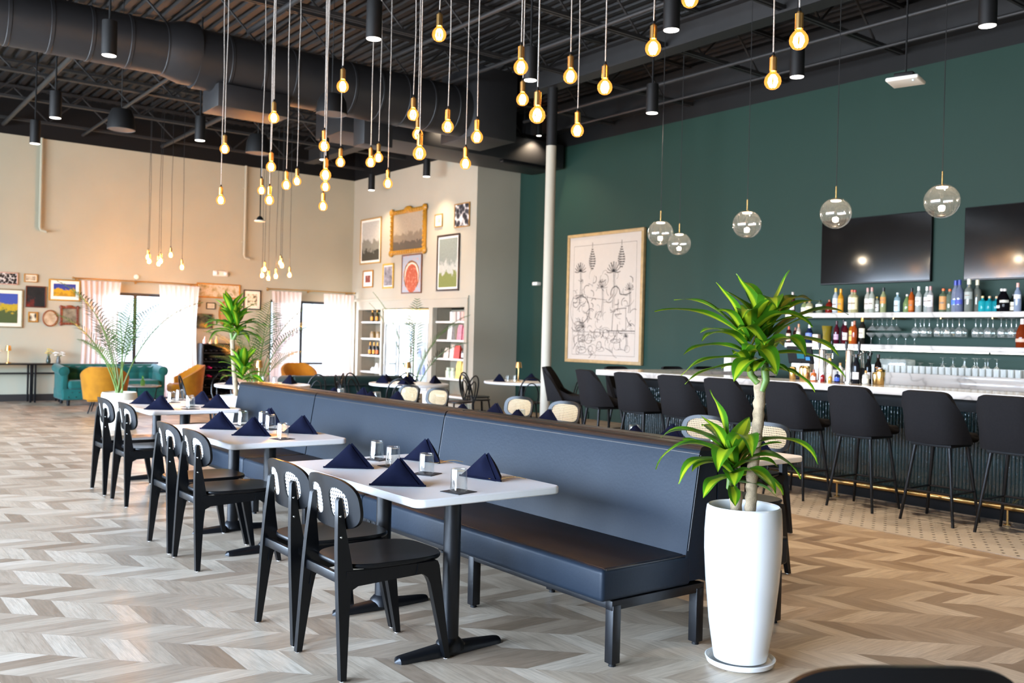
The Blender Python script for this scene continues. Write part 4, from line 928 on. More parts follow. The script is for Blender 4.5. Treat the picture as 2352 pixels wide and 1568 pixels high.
# ---------------------------------------------------------------- on the bar top
ZK = 1.1205
def tap(y, label):
    t = thing('beer_tap_tower', label, 'tap', (8.62, y, ZK), 0, 'beer tap towers')
    MB().lathe([(0, 0), (.06, 0), (.06, .012), (.043, .018), (.041, .33), (.036, .345), (0, .35)], n=24).build('tower', M['chrome'], t)
    for dy in (-.06, .06):
        MB().cyl((.0, dy*.6, .29), (-.0+.06, dy*1.3, .29), .01, n=8).cyl((.06, dy*1.3, .3), (.06, dy*1.3, .25), .008, n=8).build('spout', M['chrome'], t)
        MB().cyl((.045, dy*1.2, .30), (.05, dy*1.25, .43), .010, .016, 10).build('tap_handle', M['black'], t)
tap(5.82, 'brushed steel beer tap tower left, beside the order screen'); tap(5.50, 'brushed steel beer tap tower right, before the bottle cluster')
def shaker(y, x, label, s=1):
    o = MB().lathe([(0, 0), (.034, 0), (.036, .004), (.045, .13), (.044, .133), (.040, .15), (.03, .158), (0, .16)], n=22).build('cocktail_shaker', M['gold'], None, (x, y, ZK)); o.scale = (s, s, s); tag(o, label, 'shaker', 'gold shakers on the bar')
shaker(5.15, 8.62, 'gold cocktail shaker, tallest, right of the tap towers'); shaker(5.24, 8.68, 'shorter gold shaker just left of the tallest one', .78); shaker(6.10, 8.68, 'gold shaker behind the hanging corn plant leaf', 1.0); shaker(6.02, 8.62, 'gold shaker right of the one behind the leaf', 1.0); shaker(6.25, 8.9 if False else 8.7, 'gold shaker left of the order screen', .9)
t = thing('order_screen', 'black touchscreen order terminal with blue tiles on the bar', 'screen', (8.86, 6.27, ZK), R(8))
rot = Matrix.Rotation(R(-20), 3, 'Y')
MB().box((0, 0, .27), (.03, .30, .20), .008, rot=rot).build('display', M['blackmat'], t)
scn = MB().box((-.018, 0, .276), (.003, .27, .17), rot=rot).build('screen_face', M['blackmat'], t)
for k, (dy, dz, w, h, c) in enumerate(((.08, .02, .045, .05, (.06, .30, .36, 1)), (-.01, .0, .085, .10, (.05, .26, .36, 1)), (-.10, -.045, .05, .04, (.10, .40, .9, 1)))):
    MB().box((-.0225+.0, dy, .278+dz), (.002, w, h), rot=rot).build('screen_tile', emit('screen_tile_%d' % k, c, .9), scn)
MB().box((.05, 0, .02), (.18, .2, .04), .01).cyl((.05, 0, .03), (.02, 0, .2), .02, n=10).build('stand', M['blackmat'], t)
MB().box((.06, -.0, .13), (.12, .22, .1), .01).build('printer', flat('cream_plastic', 'd8d0c4', .5), t)
SM = [(5.72, 8.60, 'bordeaux', '#e8e0d2', 'white liqueur bottle with gold cap between the tap towers', 'c89a3a', 'f0ece2', (.05, .17), .8, .15), (5.66, 8.70, 'square', '#e6dccb', 'cream bottle right of the white liqueur bottle between the taps', 'b98a4a', 'efe6d8', (.05, .15), .72, .2),
 (5.60, 8.56, 'stocky', '#1c1e3a', 'squat dark blue bottle at the foot of the right tap tower', '22242a', '2a48a8', (.03, .09), .6, .3), (5.41, 8.60, 'tall', '#14161a', 'black bottle just right of the right tap tower', '1a1a1c', 'f0e8e2', (.05, .13), .9, .2),
 (5.35, 8.72, 'tall', '#101214', 'dark bottle with white square label right of the taps', '141416', 'efe9e4', (.06, .14), .85, .2), (5.30, 8.82, 'tall', '#16120f', 'dark bottle behind the bitters on the bar', '2a1a14', None, None, .9, .2),
 (5.30, 8.60, 'stocky', '#d8d4c8', 'clear squat bottle with gold label by the short shaker', 'b0803a', 'e8dcc0', (.02, .08), .7, .5), (5.90, 8.58, 'stocky', '#c86a30', 'small orange bottle left of the left tap tower', '8a3a1c', 'f0d8c8', (.02, .08), .62, .4),
 (5.77, 8.55, 'stocky', '#8a1c1c', 'small red bottle at the foot of the left tap tower', 'c8c0b8', None, None, .5, .3), (5.68, 8.55, 'stocky', '#c8a040', 'small amber jar between the tap towers', 'c8b890', None, None, .42, .4)]
for y, x, st, g, lb, cp, la, lz, s, cl in SM: bottle(st, (x, y, ZK), g, lb, cp, lab=la, labz=lz or (.05, .1), s=s, group='bottles among the taps', clear=cl)
t = thing('garnish_jar', 'jar of dried orange slices behind the short gold shaker', 'jar', (8.74, 5.22, ZK))
MB().lathe([(0, 0), (.045, 0), (.05, .01), (.05, .15), (.045, .17), (.043, .17), (.046, .012), (0, .012)], n=20).build('jar_glass', M['bowl'], t)
g = MB()
for k in range(14): a = rnd.uniform(0, 6.28); g.box((.022*math.cos(a), .022*math.sin(a), .02+.011*k), (.05, .05, .006), .002, rot=Matrix.Rotation(rnd.uniform(-.7, .7), 3, 'X'))
g.build('orange_slices', flat('dried_orange', 'b06a18', .6, var=.3, nscale=30), t)
t = thing('utensil_caddy', 'black caddy of bar spoons and tools near the right tap', 'caddy', (8.78, 5.42, ZK))
MB().lathe([(0, 0), (.05, 0), (.055, .16), (.05, .16), (.046, .01), (0, .01)], n=16).build('cup', M['blackmat'], t)
for k in range(7): a = k*.9; MB().cyl((.02*math.cos(a), .02*math.sin(a), .02), (.05*math.cos(a), .06*math.sin(a), .3+.015*(k % 3)), .004, .006, 6).sphere((.05*math.cos(a), .06*math.sin(a), .31+.015*(k % 3)), .014, 8, 6).build('bar_tool', M['chrome'] if k % 2 else M['black'], t)
def onreturn(x, y, z0, name, mb, mat, label, cat): o = mb.build(name, mat, None, (x, y, z0)); return tag(o, label, cat)
onreturn(10.52, 8.6, ZK, 'menu_box', MB().box((0, 0, .09), (.16, .12, .18), .004), M['wpaint'], 'white square box standing on the far leg of the bar', 'box')
onreturn(10.78, 8.6, ZK, 'cup_stack', MB().lathe([(0, 0), (.05, 0), (.055, .14), (0, .14)], n=16), M['blackmat'], 'black cup beside the white box on the far bar leg', 'cup')
onreturn(10.95, 8.62, ZK, 'fruit_jar', MB().lathe([(0, 0), (.06, 0), (.06, .13), (.0, .13)], n=16), flat('orange_fruit', 'd8922a', .5, var=.3, nscale=20), 'jar of orange fruit behind the corn plant leaves', 'jar')
onreturn(11.3, 7.75, ZB, 'lamp_shade_box', MB().box((0, 0, .1), (.2, .35, .2), .01), M['wpaint'], 'cream box on the back bar behind the order screen', 'box')

# ---------------------------------------------------------------- bar stools
def stool(label, group):
    t = thing('bar_stool', label, 'stool', (0, 0, 0), 0, group); fb = M['fabric']
    def back(u, v):
        s = (u-.5)*2; hw = .215+.028*(1-v)-.02*max(0, v-.85)/.15*0
        e = abs(s); x = -.215-.085*v+.16*e**6*(1-v)**.8+.05*e**3
        zt = 1.14-.04*e**9
        return (x, s*hw, .70+(zt-.70)*v)
    b = MB(); b.sheet(lambda u, v: back(1-u, v), 40, 14, .045); b.build('backrest', fb, t)
    s_ = MB().box((.01, 0, .735), (.46, .44, .085), .035, seg=3).build('seat', fb, t)
    for sd in (1, -1):
        MB().sheet(lambda u, v: (-.13+.33*u, sd*(.212+.018*math.sin(PI*v)), .70+(.13*(1-u)**1.6+.05)*v), 14, 5, .02*sd).build('side_wing', fb, t)
    MB().box((0, 0, .675), (.36, .36, .03), .006).build('seat_base', M['blackmat'], t)
    ft = {}
    for sx in (-1, 1):
        for sy in (-1, 1):
            p0, p1 = Vector((sx*.15, sy*.15, .68)), Vector((sx*.225+.0, sy*.235, 0.0)); ft[sx, sy] = (p0, p1)
            MB().tube([p0, p1], [.017, .0125], 10).build('leg', M['iron'], t)
    q = lambda k, z: k[0].lerp(k[1], 1-z/.68)
    for a, c in (((-1, -1), (-1, 1)), ((1, -1), (1, 1)), ((-1, -1), (1, -1)), ((-1, 1), (1, 1))):
        MB().cyl(q(ft[a], .27), q(ft[c], .27), .009, n=8).build('foot_bar', M['iron'], t)
    return t
s0 = stool('charcoal upholstered bar stool cut by the right picture edge', 'stools along the bar front'); s0.location = (7.88, 3.47, 0)
for y, lb in ((4.12, 'charcoal bar stool second from the right picture edge'), (4.855, 'charcoal bar stool third from the right picture edge'), (5.58, 'charcoal bar stool just right of the corn plant trunk'), (6.35, 'charcoal bar stool just left of the corn plant trunk'), (7.02, 'charcoal bar stool second left of the corn plant trunk'), (7.72, 'charcoal bar stool third left of the corn plant trunk, left of a gap')):
    dup(s0, (7.88, y, 0), 0, lb)
dup(s0, (7.9, 8.42, 0), R(-14), 'charcoal bar stool at the bar corner, turned a little')
dup(s0, (8.0, 9.22, 0), R(-50), 'charcoal bar stool at the outer bar corner seen from its side')
for x, w in ((9.15, 'left'), (10.3, 'middle'), (11.02, 'right')): dup(s0, (x, 9.25, 0), R(-90), 'charcoal bar stool behind the far bar leg, only its top showing, %s one' % w, 'stools behind the far bar leg')

# ---------------------------------------------------------------- on the green wall
def tv(y0, y1, z0, z1, label):
    t = thing('television', label, 'television', (11.87, (y0+y1)/2, (z0+z1)/2), 0, 'televisions on the green wall'); w, h = y1-y0, z1-z0
    MB().box((0, 0, 0), (.05, w, h), .006).build('case', M['blackmat'], t)
    MB().box((-.0265, 0, .006), (.003, w-.02, h-.035)).build('screen', M['screen'], t)
    MB().box((-.026, 0, -h/2+.012), (.006, w-.02, .016)).build('bezel', M['black'], t); pass
tv(6.40, 8.07, 2.39, 3.33, 'large black television on the green wall above the bottles, whole'); tv(4.30, 5.96, 2.38, 3.32, 'large black television at the right picture edge')
t = thing('framed_drawing', 'huge wood-framed black line drawing leaning high on the green wall', 'picture', (11.86, 12.72, 2.30))
W_, H_ = 2.07, 2.46
wood = flat('light_oak_frame', 'a98a5c', .45, var=.15, nscale=12)
fr = MB()
for c, d in (((0, 0, H_/2-.03), (.07, W_, .06)), ((0, 0, -H_/2+.03), (.07, W_, .06)), ((0, W_/2-.03, 0), (.07, .06, H_-.12)), ((0, -W_/2+.03, 0), (.07, .06, H_-.12))): fr.box(c, d, .006)
fr.build('frame', wood, t)
MB().box((.0, 0, 0), (.02, W_-.1, H_-.1)).build('paper', flat('warm_white_paper', 'b9ab9d', .6, var=.02), t)
ink = MB(); q = random.Random(5)
def stroke(pts, w=.008):
    pts = [(a, c) for a, c in pts]
    for (a, c), (a2, c2) in zip(pts, pts[1:]):
        d = Vector((a2-a, c2-c)); L = d.length
        if L < 1e-5: continue
        n = Vector((-d.y, d.x))/L*w/2
        ink.add([(-.0105, -(a+n.x), c+n.y), (-.0105, -(a-n.x), c-n.y), (-.0105, -(a2-n.x), c2-n.y), (-.0105, -(a2+n.x), c2+n.y)], [(0, 1, 2, 3)])
def arc(cx, cy, rx, ry, a0, a1, w=.008, n=18): stroke([(cx+rx*math.cos(R(a0+(a1-a0)*i/n)), cy+ry*math.sin(R(a0+(a1-a0)*i/n))) for i in range(n+1)], w)
def curl(x, y, L, a, bend_, w=.007, n=10):
    p = [(x, y)]
    for i in range(n): a += bend_/n; x += math.cos(a)*L/n; y += math.sin(a)*L/n; p.append((x, y))
    stroke(p, w)
for px in (-.33, .46):            # two hanging lanterns
    stroke([(px, 1.05), (px, .95)], .012)
    for k in range(9):
        w_ = .02+.075*math.sin(PI*min(1, (k+.5)/9)**1.4); stroke([(px-w_, .93-.045*k), (px+w_, .93-.045*k-.02)], .016)
        stroke([(px+w_, .93-.045*k), (px-w_, .90-.045*k)], .010)
for px, py, s in ((-.66, .52, 1), (.26, .48, 1.1), (-.04, .20, .9), (.68, .14, .7), (-.55, -.55, .5), (.62, -.72, .4)):   # palms
    for k in range(11): curl(px, py, .17*s, R(-30+24*k), -.9 if k > 5 else .9, .014 if s > .95 else .008)
    stroke([(px, py), (px+.02, py-.28*s), (px-.01, py-.62*s)], .011); stroke([(px+.03, py), (px+.05, py-.3*s), (px+.03, py-.62*s)], .007)
arc(-.62, -.22, .24, .26, -90, 130, .016); arc(-.72, -.22, .2, .3, 120, 300, .008); arc(.32, .06, .12, .14, 0, 190, .018); curl(.44, .06, .3, R(-20), .8, .016)
stroke([(.25, -.62), (.27, -.3), (.34, -.22), (.62, -.2)], .012); stroke([(.1, -.62), (.85, -.62)], .014); stroke([(.60, -.2), (.62, -.6)], .01); stroke([(-.85, -.64), (.85, -.66)], .006)
stroke([(-.85, 1.0), (.85, 1.0), (.85, -1.08), (-.85, -1.08), (-.85, 1.0)], .005); stroke([(-.85, 0), (-.5, .02), (.1, -.05)], .007)
for _ in range(150): curl(q.uniform(-.82, .8), q.uniform(-1.05, .05) if q.random() < .8 else q.uniform(0, .5), q.uniform(.05, .26), q.uniform(0, 6.28), q.uniform(-3, 3), q.choice((.005, .007, .009, .012)))
for _ in range(22): cx, cy = q.uniform(-.8, .8), q.uniform(-1.02, -.5); arc(cx, cy, q.uniform(.04, .14), q.uniform(.03, .1), 0, 360, q.choice((.005, .008)))
ink.build('ink_lines', flat('black_ink', '2a2422', .7), t)
o = MB().box((0, 0, 0), (.12, .16, .07), .015).cyl((.06, 0, 0), (.10, 0, 0), .03, n=12).build('security_camera', M['wpaint'], None, (11.84, 14.7, 2.62)); tag(o, 'small white camera on the green wall just left of the column', 'camera')
# ---------------------------------------------------------------- corn plants (dracaena)
def strap_leaf(b, base, az, L, w, e0, droop, seed, twist=0):
    """arching strap leaf: e0 = start elevation, droop = total bend downwards"""
    r = random.Random(seed); n = 14; pts = []; p = Vector(base); d_az = az+r.uniform(-.15, .15)
    for i in range(n+1):
        t = i/n; el = e0-droop*t**1.35; pts.append((p.copy(), el))
        p += Vector((math.cos(el)*math.cos(d_az), math.cos(el)*math.sin(d_az), math.sin(el)))*L/n
        d_az += twist/n
    side = Vector((-math.sin(az), math.cos(az), 0)); o = len(b.v); vs = []; uv = []; m = 6
    ph = r.uniform(0, 6)
    for i, (q, el) in enumerate(pts):
        t = i/n; ww = w*(.28+.72*math.sin(PI*min(1, .12+.62*t))**1.0)*(1 if t < .45 else max(.015, 1-((t-.45)/.55)**2.2))
        nrm = Vector((-math.sin(el)*math.cos(az), -math.sin(el)*math.sin(az), math.cos(el))); roll = twist*.5*t
        sd = side*math.cos(roll)+nrm*math.sin(roll)
        for k in range(m+1):
            s = k/m*2-1; wave = .06*w*math.sin(t*11+ph)*abs(s)
            vs.append(q+sd*s*ww/2+nrm*(.20*ww*abs(s)**1.3*(1-.4*t)+wave)); uv.append((k/m, t))
    fs = [(i*(m+1)+k, i*(m+1)+k+1, (i+1)*(m+1)+k+1, (i+1)*(m+1)+k) for i in range(n) for k in range(m)]
    b.add(vs, fs, uv)
def crown(par, c, specs, mat, name='foliage', seed=0):
    b = MB()
    for i, (az, L, w, e0, dr, dz, tw) in enumerate(specs): strap_leaf(b, (c[0]+.012*math.cos(az), c[1]+.012*math.sin(az), c[2]+dz), az, L, w, e0, dr, seed+i, tw)
    return b.build(name, mat, par)
def rand_crown(n, Lr, wr, er, dr, seed, spread=.2):
    r = random.Random(seed); out = []
    for i in range(n):
        q = i/n; out.append((i*2.399+r.uniform(-.25, .25), r.uniform(*Lr)*(1-.25*q), r.uniform(*wr), R(er[0]+(er[1]-er[0])*q+r.uniform(-9, 9)), R(dr[0]+(dr[1]-dr[0])*q+r.uniform(-14, 14)), spread*q, r.uniform(-.5, .5)))
    return out
t = thing('potted_corn_plant', 'tall corn plant in a white glazed cylinder planter at the end of the booths', 'plant', (3.52, 2.78, 0))
pot = MB().lathe([(0, .026), (.112, .026), (.122, .032), (.128, .06), (.150, .20), (.170, .40), (.1785, .54), (.179, .62), (.174, .71), (.170, .738), (.163, .744), (.155, .738), (.154, .71), (.157, .66), (0, .655)], n=56).build('planter_pot', M['glaze'], t)
MB().lathe([(0, 0), (.135, 0), (.155, .012), (.163, .034), (.158, .036), (.146, .02), (.13, .016), (0, .016)], n=48).build('saucer', M['glaze'], t)
MB().lathe([(0, .672), (.08, .674), (.156, .664), (.154, .60)], n=32).build('soil', M['soil'], t)
def trunk(par, pts, r, seed):
    q = random.Random(seed); P = []; Rr = []
    for (a, b_), k in zip(zip(pts, pts[1:]), range(99)):
        n = max(2, int((Vector(b_)-Vector(a)).length/.022))
        for i in range(n): P.append(Vector(a).lerp(Vector(b_), i/n)+Vector((q.uniform(-.0015, .0015), q.uniform(-.0015, .0015), 0))); Rr.append(r*(1+.06*((i % 2)*2-1)+q.uniform(-.05, .05)))
    P.append(Vector(pts[-1])); Rr.append(r*.96)
    return MB().tube(P, Rr, 14).build('trunk', M['bark'], par)
# camera-right direction at the plant, used to lean the canes sideways
rx, ry = math.sin(yaw), -math.cos(yaw)
def PL(s, z, f=0): return (rx*s+fx*f, ry*s+fy*f, z)
trunk(t, [PL(.03, .66), PL(.035, .9), PL(.055, 1.10), PL(.062, 1.27), PL(.057, 1.342)], .0265, 1)
trunk(t, [PL(-.03, .66, .02), PL(-.032, .74, .02), PL(-.034, .80, .02)], .029, 2)
azr = yaw-PI/2; azl = yaw+PI/2; aztow = yaw+PI; azaw = yaw      # picture right / left / towards / away
MB().tube([PL(.05, 1.32, -.01), PL(.018, 1.355), PL(.003, 1.42), PL(.0, 1.50)], [.018, .016, .019, .012], 10).build('shoot', M['stem'], t)
MB().tube([PL(.065, 1.28, -.02), PL(.083, 1.33, -.02), PL(.08, 1.40), PL(.08, 1.52)], [.014, .018, .020, .012], 10).build('shoot', M['stem'], t)
MB().tube([PL(-.034, .79, .02), PL(-.07, .825), PL(-.065, .90)], [.016, .016, .016], 10).build('shoot', M['stem'], t)
S = R
topL = [ # az, length, width, start elevation, droop, height, twist
 (azl+.1, .47, .085, S(34), S(52), .10, .2), (azl-.3, .42, .085, S(52), S(62), .09, -.2), (azl+.5, .34, .088, S(30), S(70), .06, .3), (azl-.6, .32, .086, S(20), S(62), .03, 0), (azl+.05, .33, .078, S(6), S(55), .0, .2), (azl-.15, .30, .07, S(-2), S(45), -.03, 0),
 (azl+.2, .30, .075, S(70), S(30), .10, 0), (aztow+.7, .36, .105, S(52), S(110), .1, .2), (aztow+.2, .33, .105, S(20), S(95), .02, 0), (aztow-.3, .30, .10, S(60), S(120), .12, -.1), (azaw, .36, .09, S(50), S(60), .1, 0), (azaw+.6, .36, .085, S(35), S(60), .05, 0),
 (azl+.9, .22, .075, S(38), S(60), -.03, 0), (aztow+1.0, .26, .085, S(66), S(60), .08, 0), (aztow, .16, .06, S(30), S(70), -.06, 0), (azl-1.0, .18, .06, S(25), S(60), -.06, 0)]
topL += [(aztow+a, l, w, S(e), S(d), z, 0) for a, l, w, e, d, z in ((.4, .24, .09, 70, 50, .10), (-.2, .22, .085, 45, 80, .0), (1.4, .26, .08, 60, 60, .05), (-1.2, .26, .08, 62, 60, .08), (2.4, .30, .085, 66, 50, .1), (.9, .2, .08, 15, 60, -.03))]
crown(t, PL(.0, 1.43), topL, M['leaf'], seed=3)
topR = [(azr, .48, .088, S(40), S(62), .09, .3), (azr+.25, .40, .085, S(22), S(72), .05, -.3), (azr-.2, .42, .078, S(10), S(72), .01, .2), (azr-.5, .30, .085, S(58), S(70), .12, 0), (azr+.1, .28, .07, S(-2), S(58), -.05, 0), (azr+.5, .34, .10, S(62), S(85), .13, .1),
 (aztow-.15, .34, .11, S(66), S(128), .14, .1), (aztow+.45, .30, .105, S(35), S(108), .04, 0), (aztow-.6, .28, .095, S(12), S(85), -.02, -.2), (azl+.3, .31, .095, S(74), S(24), .10, 0), (azr-.1, .32, .075, S(80), S(22), .11, .3), (azl-.1, .30, .066, S(74), S(24), .12, -.2), (azaw-.4, .36, .09, S(46), S(60), .1, 0), (azaw+.3, .34, .095, S(64), S(50), .14, 0),
 (aztow-.9, .24, .085, S(50), S(80), .05, 0), (azr+.9, .26, .08, S(40), S(70), .0, 0), (aztow+.1, .17, .06, S(25), S(70), -.07, 0), (azr-.8, .18, .06, S(20), S(60), -.07, 0)]
topR += [(aztow+a, l, w, S(e), S(d), z, 0) for a, l, w, e, d, z in ((.3, .24, .09, 72, 50, .10), (-.3, .22, .09, 48, 80, .0), (1.3, .26, .08, 60, 60, .04), (-1.4, .28, .085, 58, 60, .06), (-2.2, .30, .085, 66, 50, .1), (-.6, .2, .085, 12, 60, -.03))]
crown(t, PL(.078, 1.44), topR, M['leaf'], seed=23)
low = [(azl, .42, .092, S(38), S(120), .08, .2), (azl+.35, .37, .105, S(26), S(92), .05, .2), (azl-.3, .38, .098, S(50), S(94), .09, -.2), (azl+.7, .26, .085, S(8), S(60), 0, 0), (azr+.15, .46, .10, S(42), S(114), .09, -.2), (azr-.3, .35, .105, S(32), S(108), .06, 0), (azr+.5, .32, .088, S(12), S(78), .0, 0), (azr, .22, .075, S(0), S(45), -.02, 0),
 (aztow+.15, .36, .12, S(62), S(142), .10, 0), (aztow-.45, .32, .11, S(48), S(132), .07, .1), (aztow+.6, .28, .10, S(24), S(95), .02, 0), (azl-.1, .33, .115, S(78), S(16), .10, .2), (azl+.5, .28, .075, S(64), S(40), .09, 0), (azaw+.3, .34, .10, S(52), S(70), .08, 0), (azaw-.5, .34, .098, S(40), S(80), .05, 0), (aztow, .16, .06, S(-10), S(40), -.04, 0), (aztow-1.0, .24, .09, S(35), S(85), .03, 0), (aztow+1.0, .22, .085, S(40), S(80), .04, 0)]
low += [(aztow+a, l, w, S(e), S(d), z, 0) for a, l, w, e, d, z in ((.5, .24, .10, 70, 60, .06), (-.3, .24, .10, 30, 80, .0), (1.4, .26, .09, 56, 60, .04), (-1.4, .28, .09, 58, 70, .04), (2.6, .30, .09, 66, 50, .06))]
crown(t, PL(-.06, .87), low, M['leaf'], seed=51)
# its far twin at the other end of the booths
t2 = thing('potted_corn_plant', 'corn plant behind the far end of the booths, its crown against the end wall', 'plant', (4.08, 10.75, 0))
MB().lathe([(0, .026), (.122, .026), (.15, .20), (.1785, .54), (.174, .71), (.163, .744), (.155, .7), (0, .69)], n=32).build('planter_pot', M['glaze'], t2); MB().lathe([(0, .69), (.08, .695), (.156, .685)], n=24).build('soil', M['soil'], t2)
trunk(t2, [PL(.03, .68), PL(.0, 1.0), PL(-.035, 1.40)], .028, 4)
for q_ in ([PL(-.035, 1.40), PL(-.05, 1.48)], [PL(-.03, 1.39), PL(.02, 1.48)], [PL(.05, .69), PL(.09, .86)]): MB().tube(q_, .019, 8).build('shoot', M['stem'], t2)
crown(t2, PL(-.045, 1.47), rand_crown(24, (.34, .48), (.08, .10), (8, 82), (75, 30), 5, .25), M['leafd'], seed=80)
crown(t2, PL(.02, 1.45), rand_crown(12, (.30, .42), (.08, .10), (15, 80), (70, 30), 6, .2), M['leafd'], seed=120)
crown(t2, PL(.10, .92), rand_crown(20, (.30, .42), (.09, .11), (20, 80), (80, 30), 7, .18), M['leafd'], seed=150)

# ---------------------------------------------------------------- palms
def palm(x, y, label, potm, fr, pot=(.2, .42), seed=1, base=None, ribbed=False):
    t = thing('potted_palm', label, 'plant', (x, y, 0)); r = random.Random(seed); pr, ph = pot
    prof = [(0, 0), (pr*.75, 0)]
    if ribbed:
        for i in range(17): prof.append((pr*(.78+.22*math.sin(PI*(.15+.7*i/16)))*(1+.025*(i % 2)), ph*i/16))
    else: prof += [(pr*.8, .01), (pr, ph*.6), (pr*.97, ph)]
    MB().lathe(prof+[(pr*.88, ph), (pr*.85, ph-.04), (0, ph-.05)], n=32).build('planter_pot', potm, t); MB().lathe([(0, ph-.045), (pr*.86, ph-.05)], n=20).build('soil', M['soil'], t)
    for az, L, e0, dr, ll in fr:
        st = MB(); lf = MB()
        n = 26; p = Vector((r.uniform(-.04, .04), r.uniform(-.04, .04), ph-.05)); pts = []; el0 = R(e0); stem = .38
        for i in range(n+1):
            q = i/n; el = el0-R(dr)*q**1.7; pts.append((p.copy(), el)); p += Vector((math.cos(el)*math.cos(az), math.cos(el)*math.sin(az), math.sin(el)))*L/n
        st.tube([a for a, e in pts], [.011*(1-.8*i/n)+.001 for i in range(n+1)], 6)
        sd = Vector((-math.sin(az), math.cos(az), 0)); m = 21
        for j in range(m):
            q = stem+(1-stem)*(j+.5)/m; k = q*n; i = min(n-1, int(k)); a, el = pts[i]; a = a.lerp(pts[i+1][0], k-i)
            fw = Vector((math.cos(el)*math.cos(az), math.cos(el)*math.sin(az), math.sin(el))); nr = Vector((-math.sin(el)*math.cos(az), -math.sin(el)*math.sin(az), math.cos(el)))
            le = 1.12*ll*(math.sin(PI*(.18+.78*(j+.5)/m)))**.8*r.uniform(.85, 1.1)
            for s in (1, -1):
                d = (sd*s*.80+fw*.62+nr*.18).normalized(); w = fw.cross(d).cross(d).normalized()*.011
                w = d.cross(nr).normalized()*.0085
                dn = Vector((0, 0, -1)); c1 = a+d*le*.5+dn*le*.05; c2 = a+d*le+dn*le*r.uniform(.18, .32)
                lf.add([a-w*.5, a+w*.5, c1+w, c2, c1-w], [(0, 1, 2, 4), (4, 2, 3)])
        st.build('stem', M['stem'], lf.build('frond', M['palm'], t))
    return t
aL, aR, aT = yaw+PI/2, yaw-PI/2, yaw+PI
palm(3.78, 14.6, 'feathery palm in a ribbed pale pot between the teal sofa and the window side tables', M['brush'],
 [(aL+.2, 2.0, 84, 62, .34), (aL-.2, 1.75, 82, 48, .36), (aL+.1, 1.55, 72, 55, .34), (aR+.1, 1.95, 72, 62, .36), (aR-.3, 1.6, 80, 50, .32), (aT+.3, 1.5, 80, 60, .3), (yaw, 1.6, 84, 40, .3), (aL-.7, 1.3, 76, 55, .28), (aT-.6, 1.1, 74, 62, .28)], (.27, .55), 3, ribbed=True)
palm(6.25, 15.4, 'bushy palm beside the second window, behind the corn plant', flat('cream_pot', 'd8cdbc', .6),
 [(aR, 1.9, 78, 55, .38), (aR+.5, 1.7, 74, 60, .36), (aR-.4, 1.6, 70, 60, .36), (yaw, 1.8, 82, 45, .36), (aL, 1.5, 70, 65, .36), (aL+.5, 1.7, 76, 60, .36), (aT, 1.5, 72, 70, .36), (aT+.7, 1.6, 80, 50, .36), (aL-.5, 1.3, 62, 60, .34), (aR+.9, 1.2, 60, 60, .34), (aT-.5, 1.2, 58, 70, .32)], (.24, .5), 5)
palm(8.85, 14.55, 'slim palm with few long fronds in front of the lit drinks fridge', flat('cream_pot', 'd8cdbc', .6),
 [(aL, 1.9, 76, 34, .16), (aL+.3, 2.05, 80, 34, .16), (aR, 1.9, 76, 58, .40), (aR+.3, 1.7, 78, 60, .40), (yaw, 1.9, 84, 30, .26), (aR-.3, 1.5, 66, 62, .36), (aT, 1.6, 84, 42, .2)], (.2, .45), 9)

# ---------------------------------------------------------------- round tables and bentwood chairs
def round_table(x, y, r, label):
    t = thing('round_table', label, 'table', (x, y, 0), 0, 'round white tables')
    MB().lathe([(0, .722), (r-.008, .722), (r, .730), (r, .752), (r-.008, .760), (0, .760)], n=64).build('tabletop', M['white'], t)
    MB().cyl((0, 0, .02), (0, 0, .72), .045, n=20).build('column', M['iron'], t)
    b = MB(); b.lathe([(0, .0), (.30, .0), (.30, .012), (.06, .04), (.05, .06), (0, .06)], n=32); b.build('base', M['iron'], t)
RT = [(5.20, 12.6, .66, 'left'), (7.52, 12.45, .62, 'middle'), (9.83, 12.53, .66, 'right')]
round_table(5.20, 12.6, .66, 'round white table behind the far end of the booths, partly hidden'); round_table(7.52, 12.45, .62, 'round white table in front of the lit drinks fridge'); round_table(9.83, 12.53, .66, 'round white table partly behind the white column')
def bentwood(label):
    t = thing('bentwood_chair', label, 'chair', (0, 0, 0), 0, 'black bentwood chairs'); fr = M['black']
    MB().lathe([(0, .445), (.19, .447), (.215, .455), (.215, .468), (.20, .475), (.17, .468), (0, .466)], n=32).build('seat', fr, t)
    def hoop(hw, h0, top, n=22): return [(-.185-.11*max(0, (z-.45)/.45), y, z) for y, z in [(-hw*(1.0 if z0 < .0 else 1)*math.cos(PI*k/n)*1.0, h0+(top-h0)*math.sin(PI*k/n)**.62) for k in range(n+1) for z0 in (0,)]]
    outer = [(-.195, -.19, .0)]+[(-.175, -.175, .44)]+hoop(.205, .46, .875)[1:-1]+[(-.175, .175, .44), (-.195, .19, .0)]
    MB().tube(outer, [.012]*len(outer), 8).build('back_hoop', fr, t)
    inner = [(-.19, -.10, .46)]+hoop(.12, .47, .78)[1:-1]+[(-.19, .10, .46)]
    MB().tube(inner, .010, 8).build('inner_hoop', fr, t)
    for s in (1, -1): MB().tube([(.14, s*.13, .45), (.165, s*.155, .25), (.19, s*.175, 0)], [.015, .014, .011], 8).build('leg', fr, t)
    for s in (1, -1): MB().tube([(-.165, s*.165, .45), (-.18, s*.178, .22), (-.195, s*.19, 0)], [.014, .013, .012], 8).build('leg', fr, t)
    MB().tube([(.17*math.cos(a*PI/12), .165*math.sin(a*PI/12), .21) for a in range(24)], .008, 6, closed=True).build('ring_stretcher', fr, t)
    return t
b0 = bentwood('black bentwood chair nearest us at the round table before the fridge')
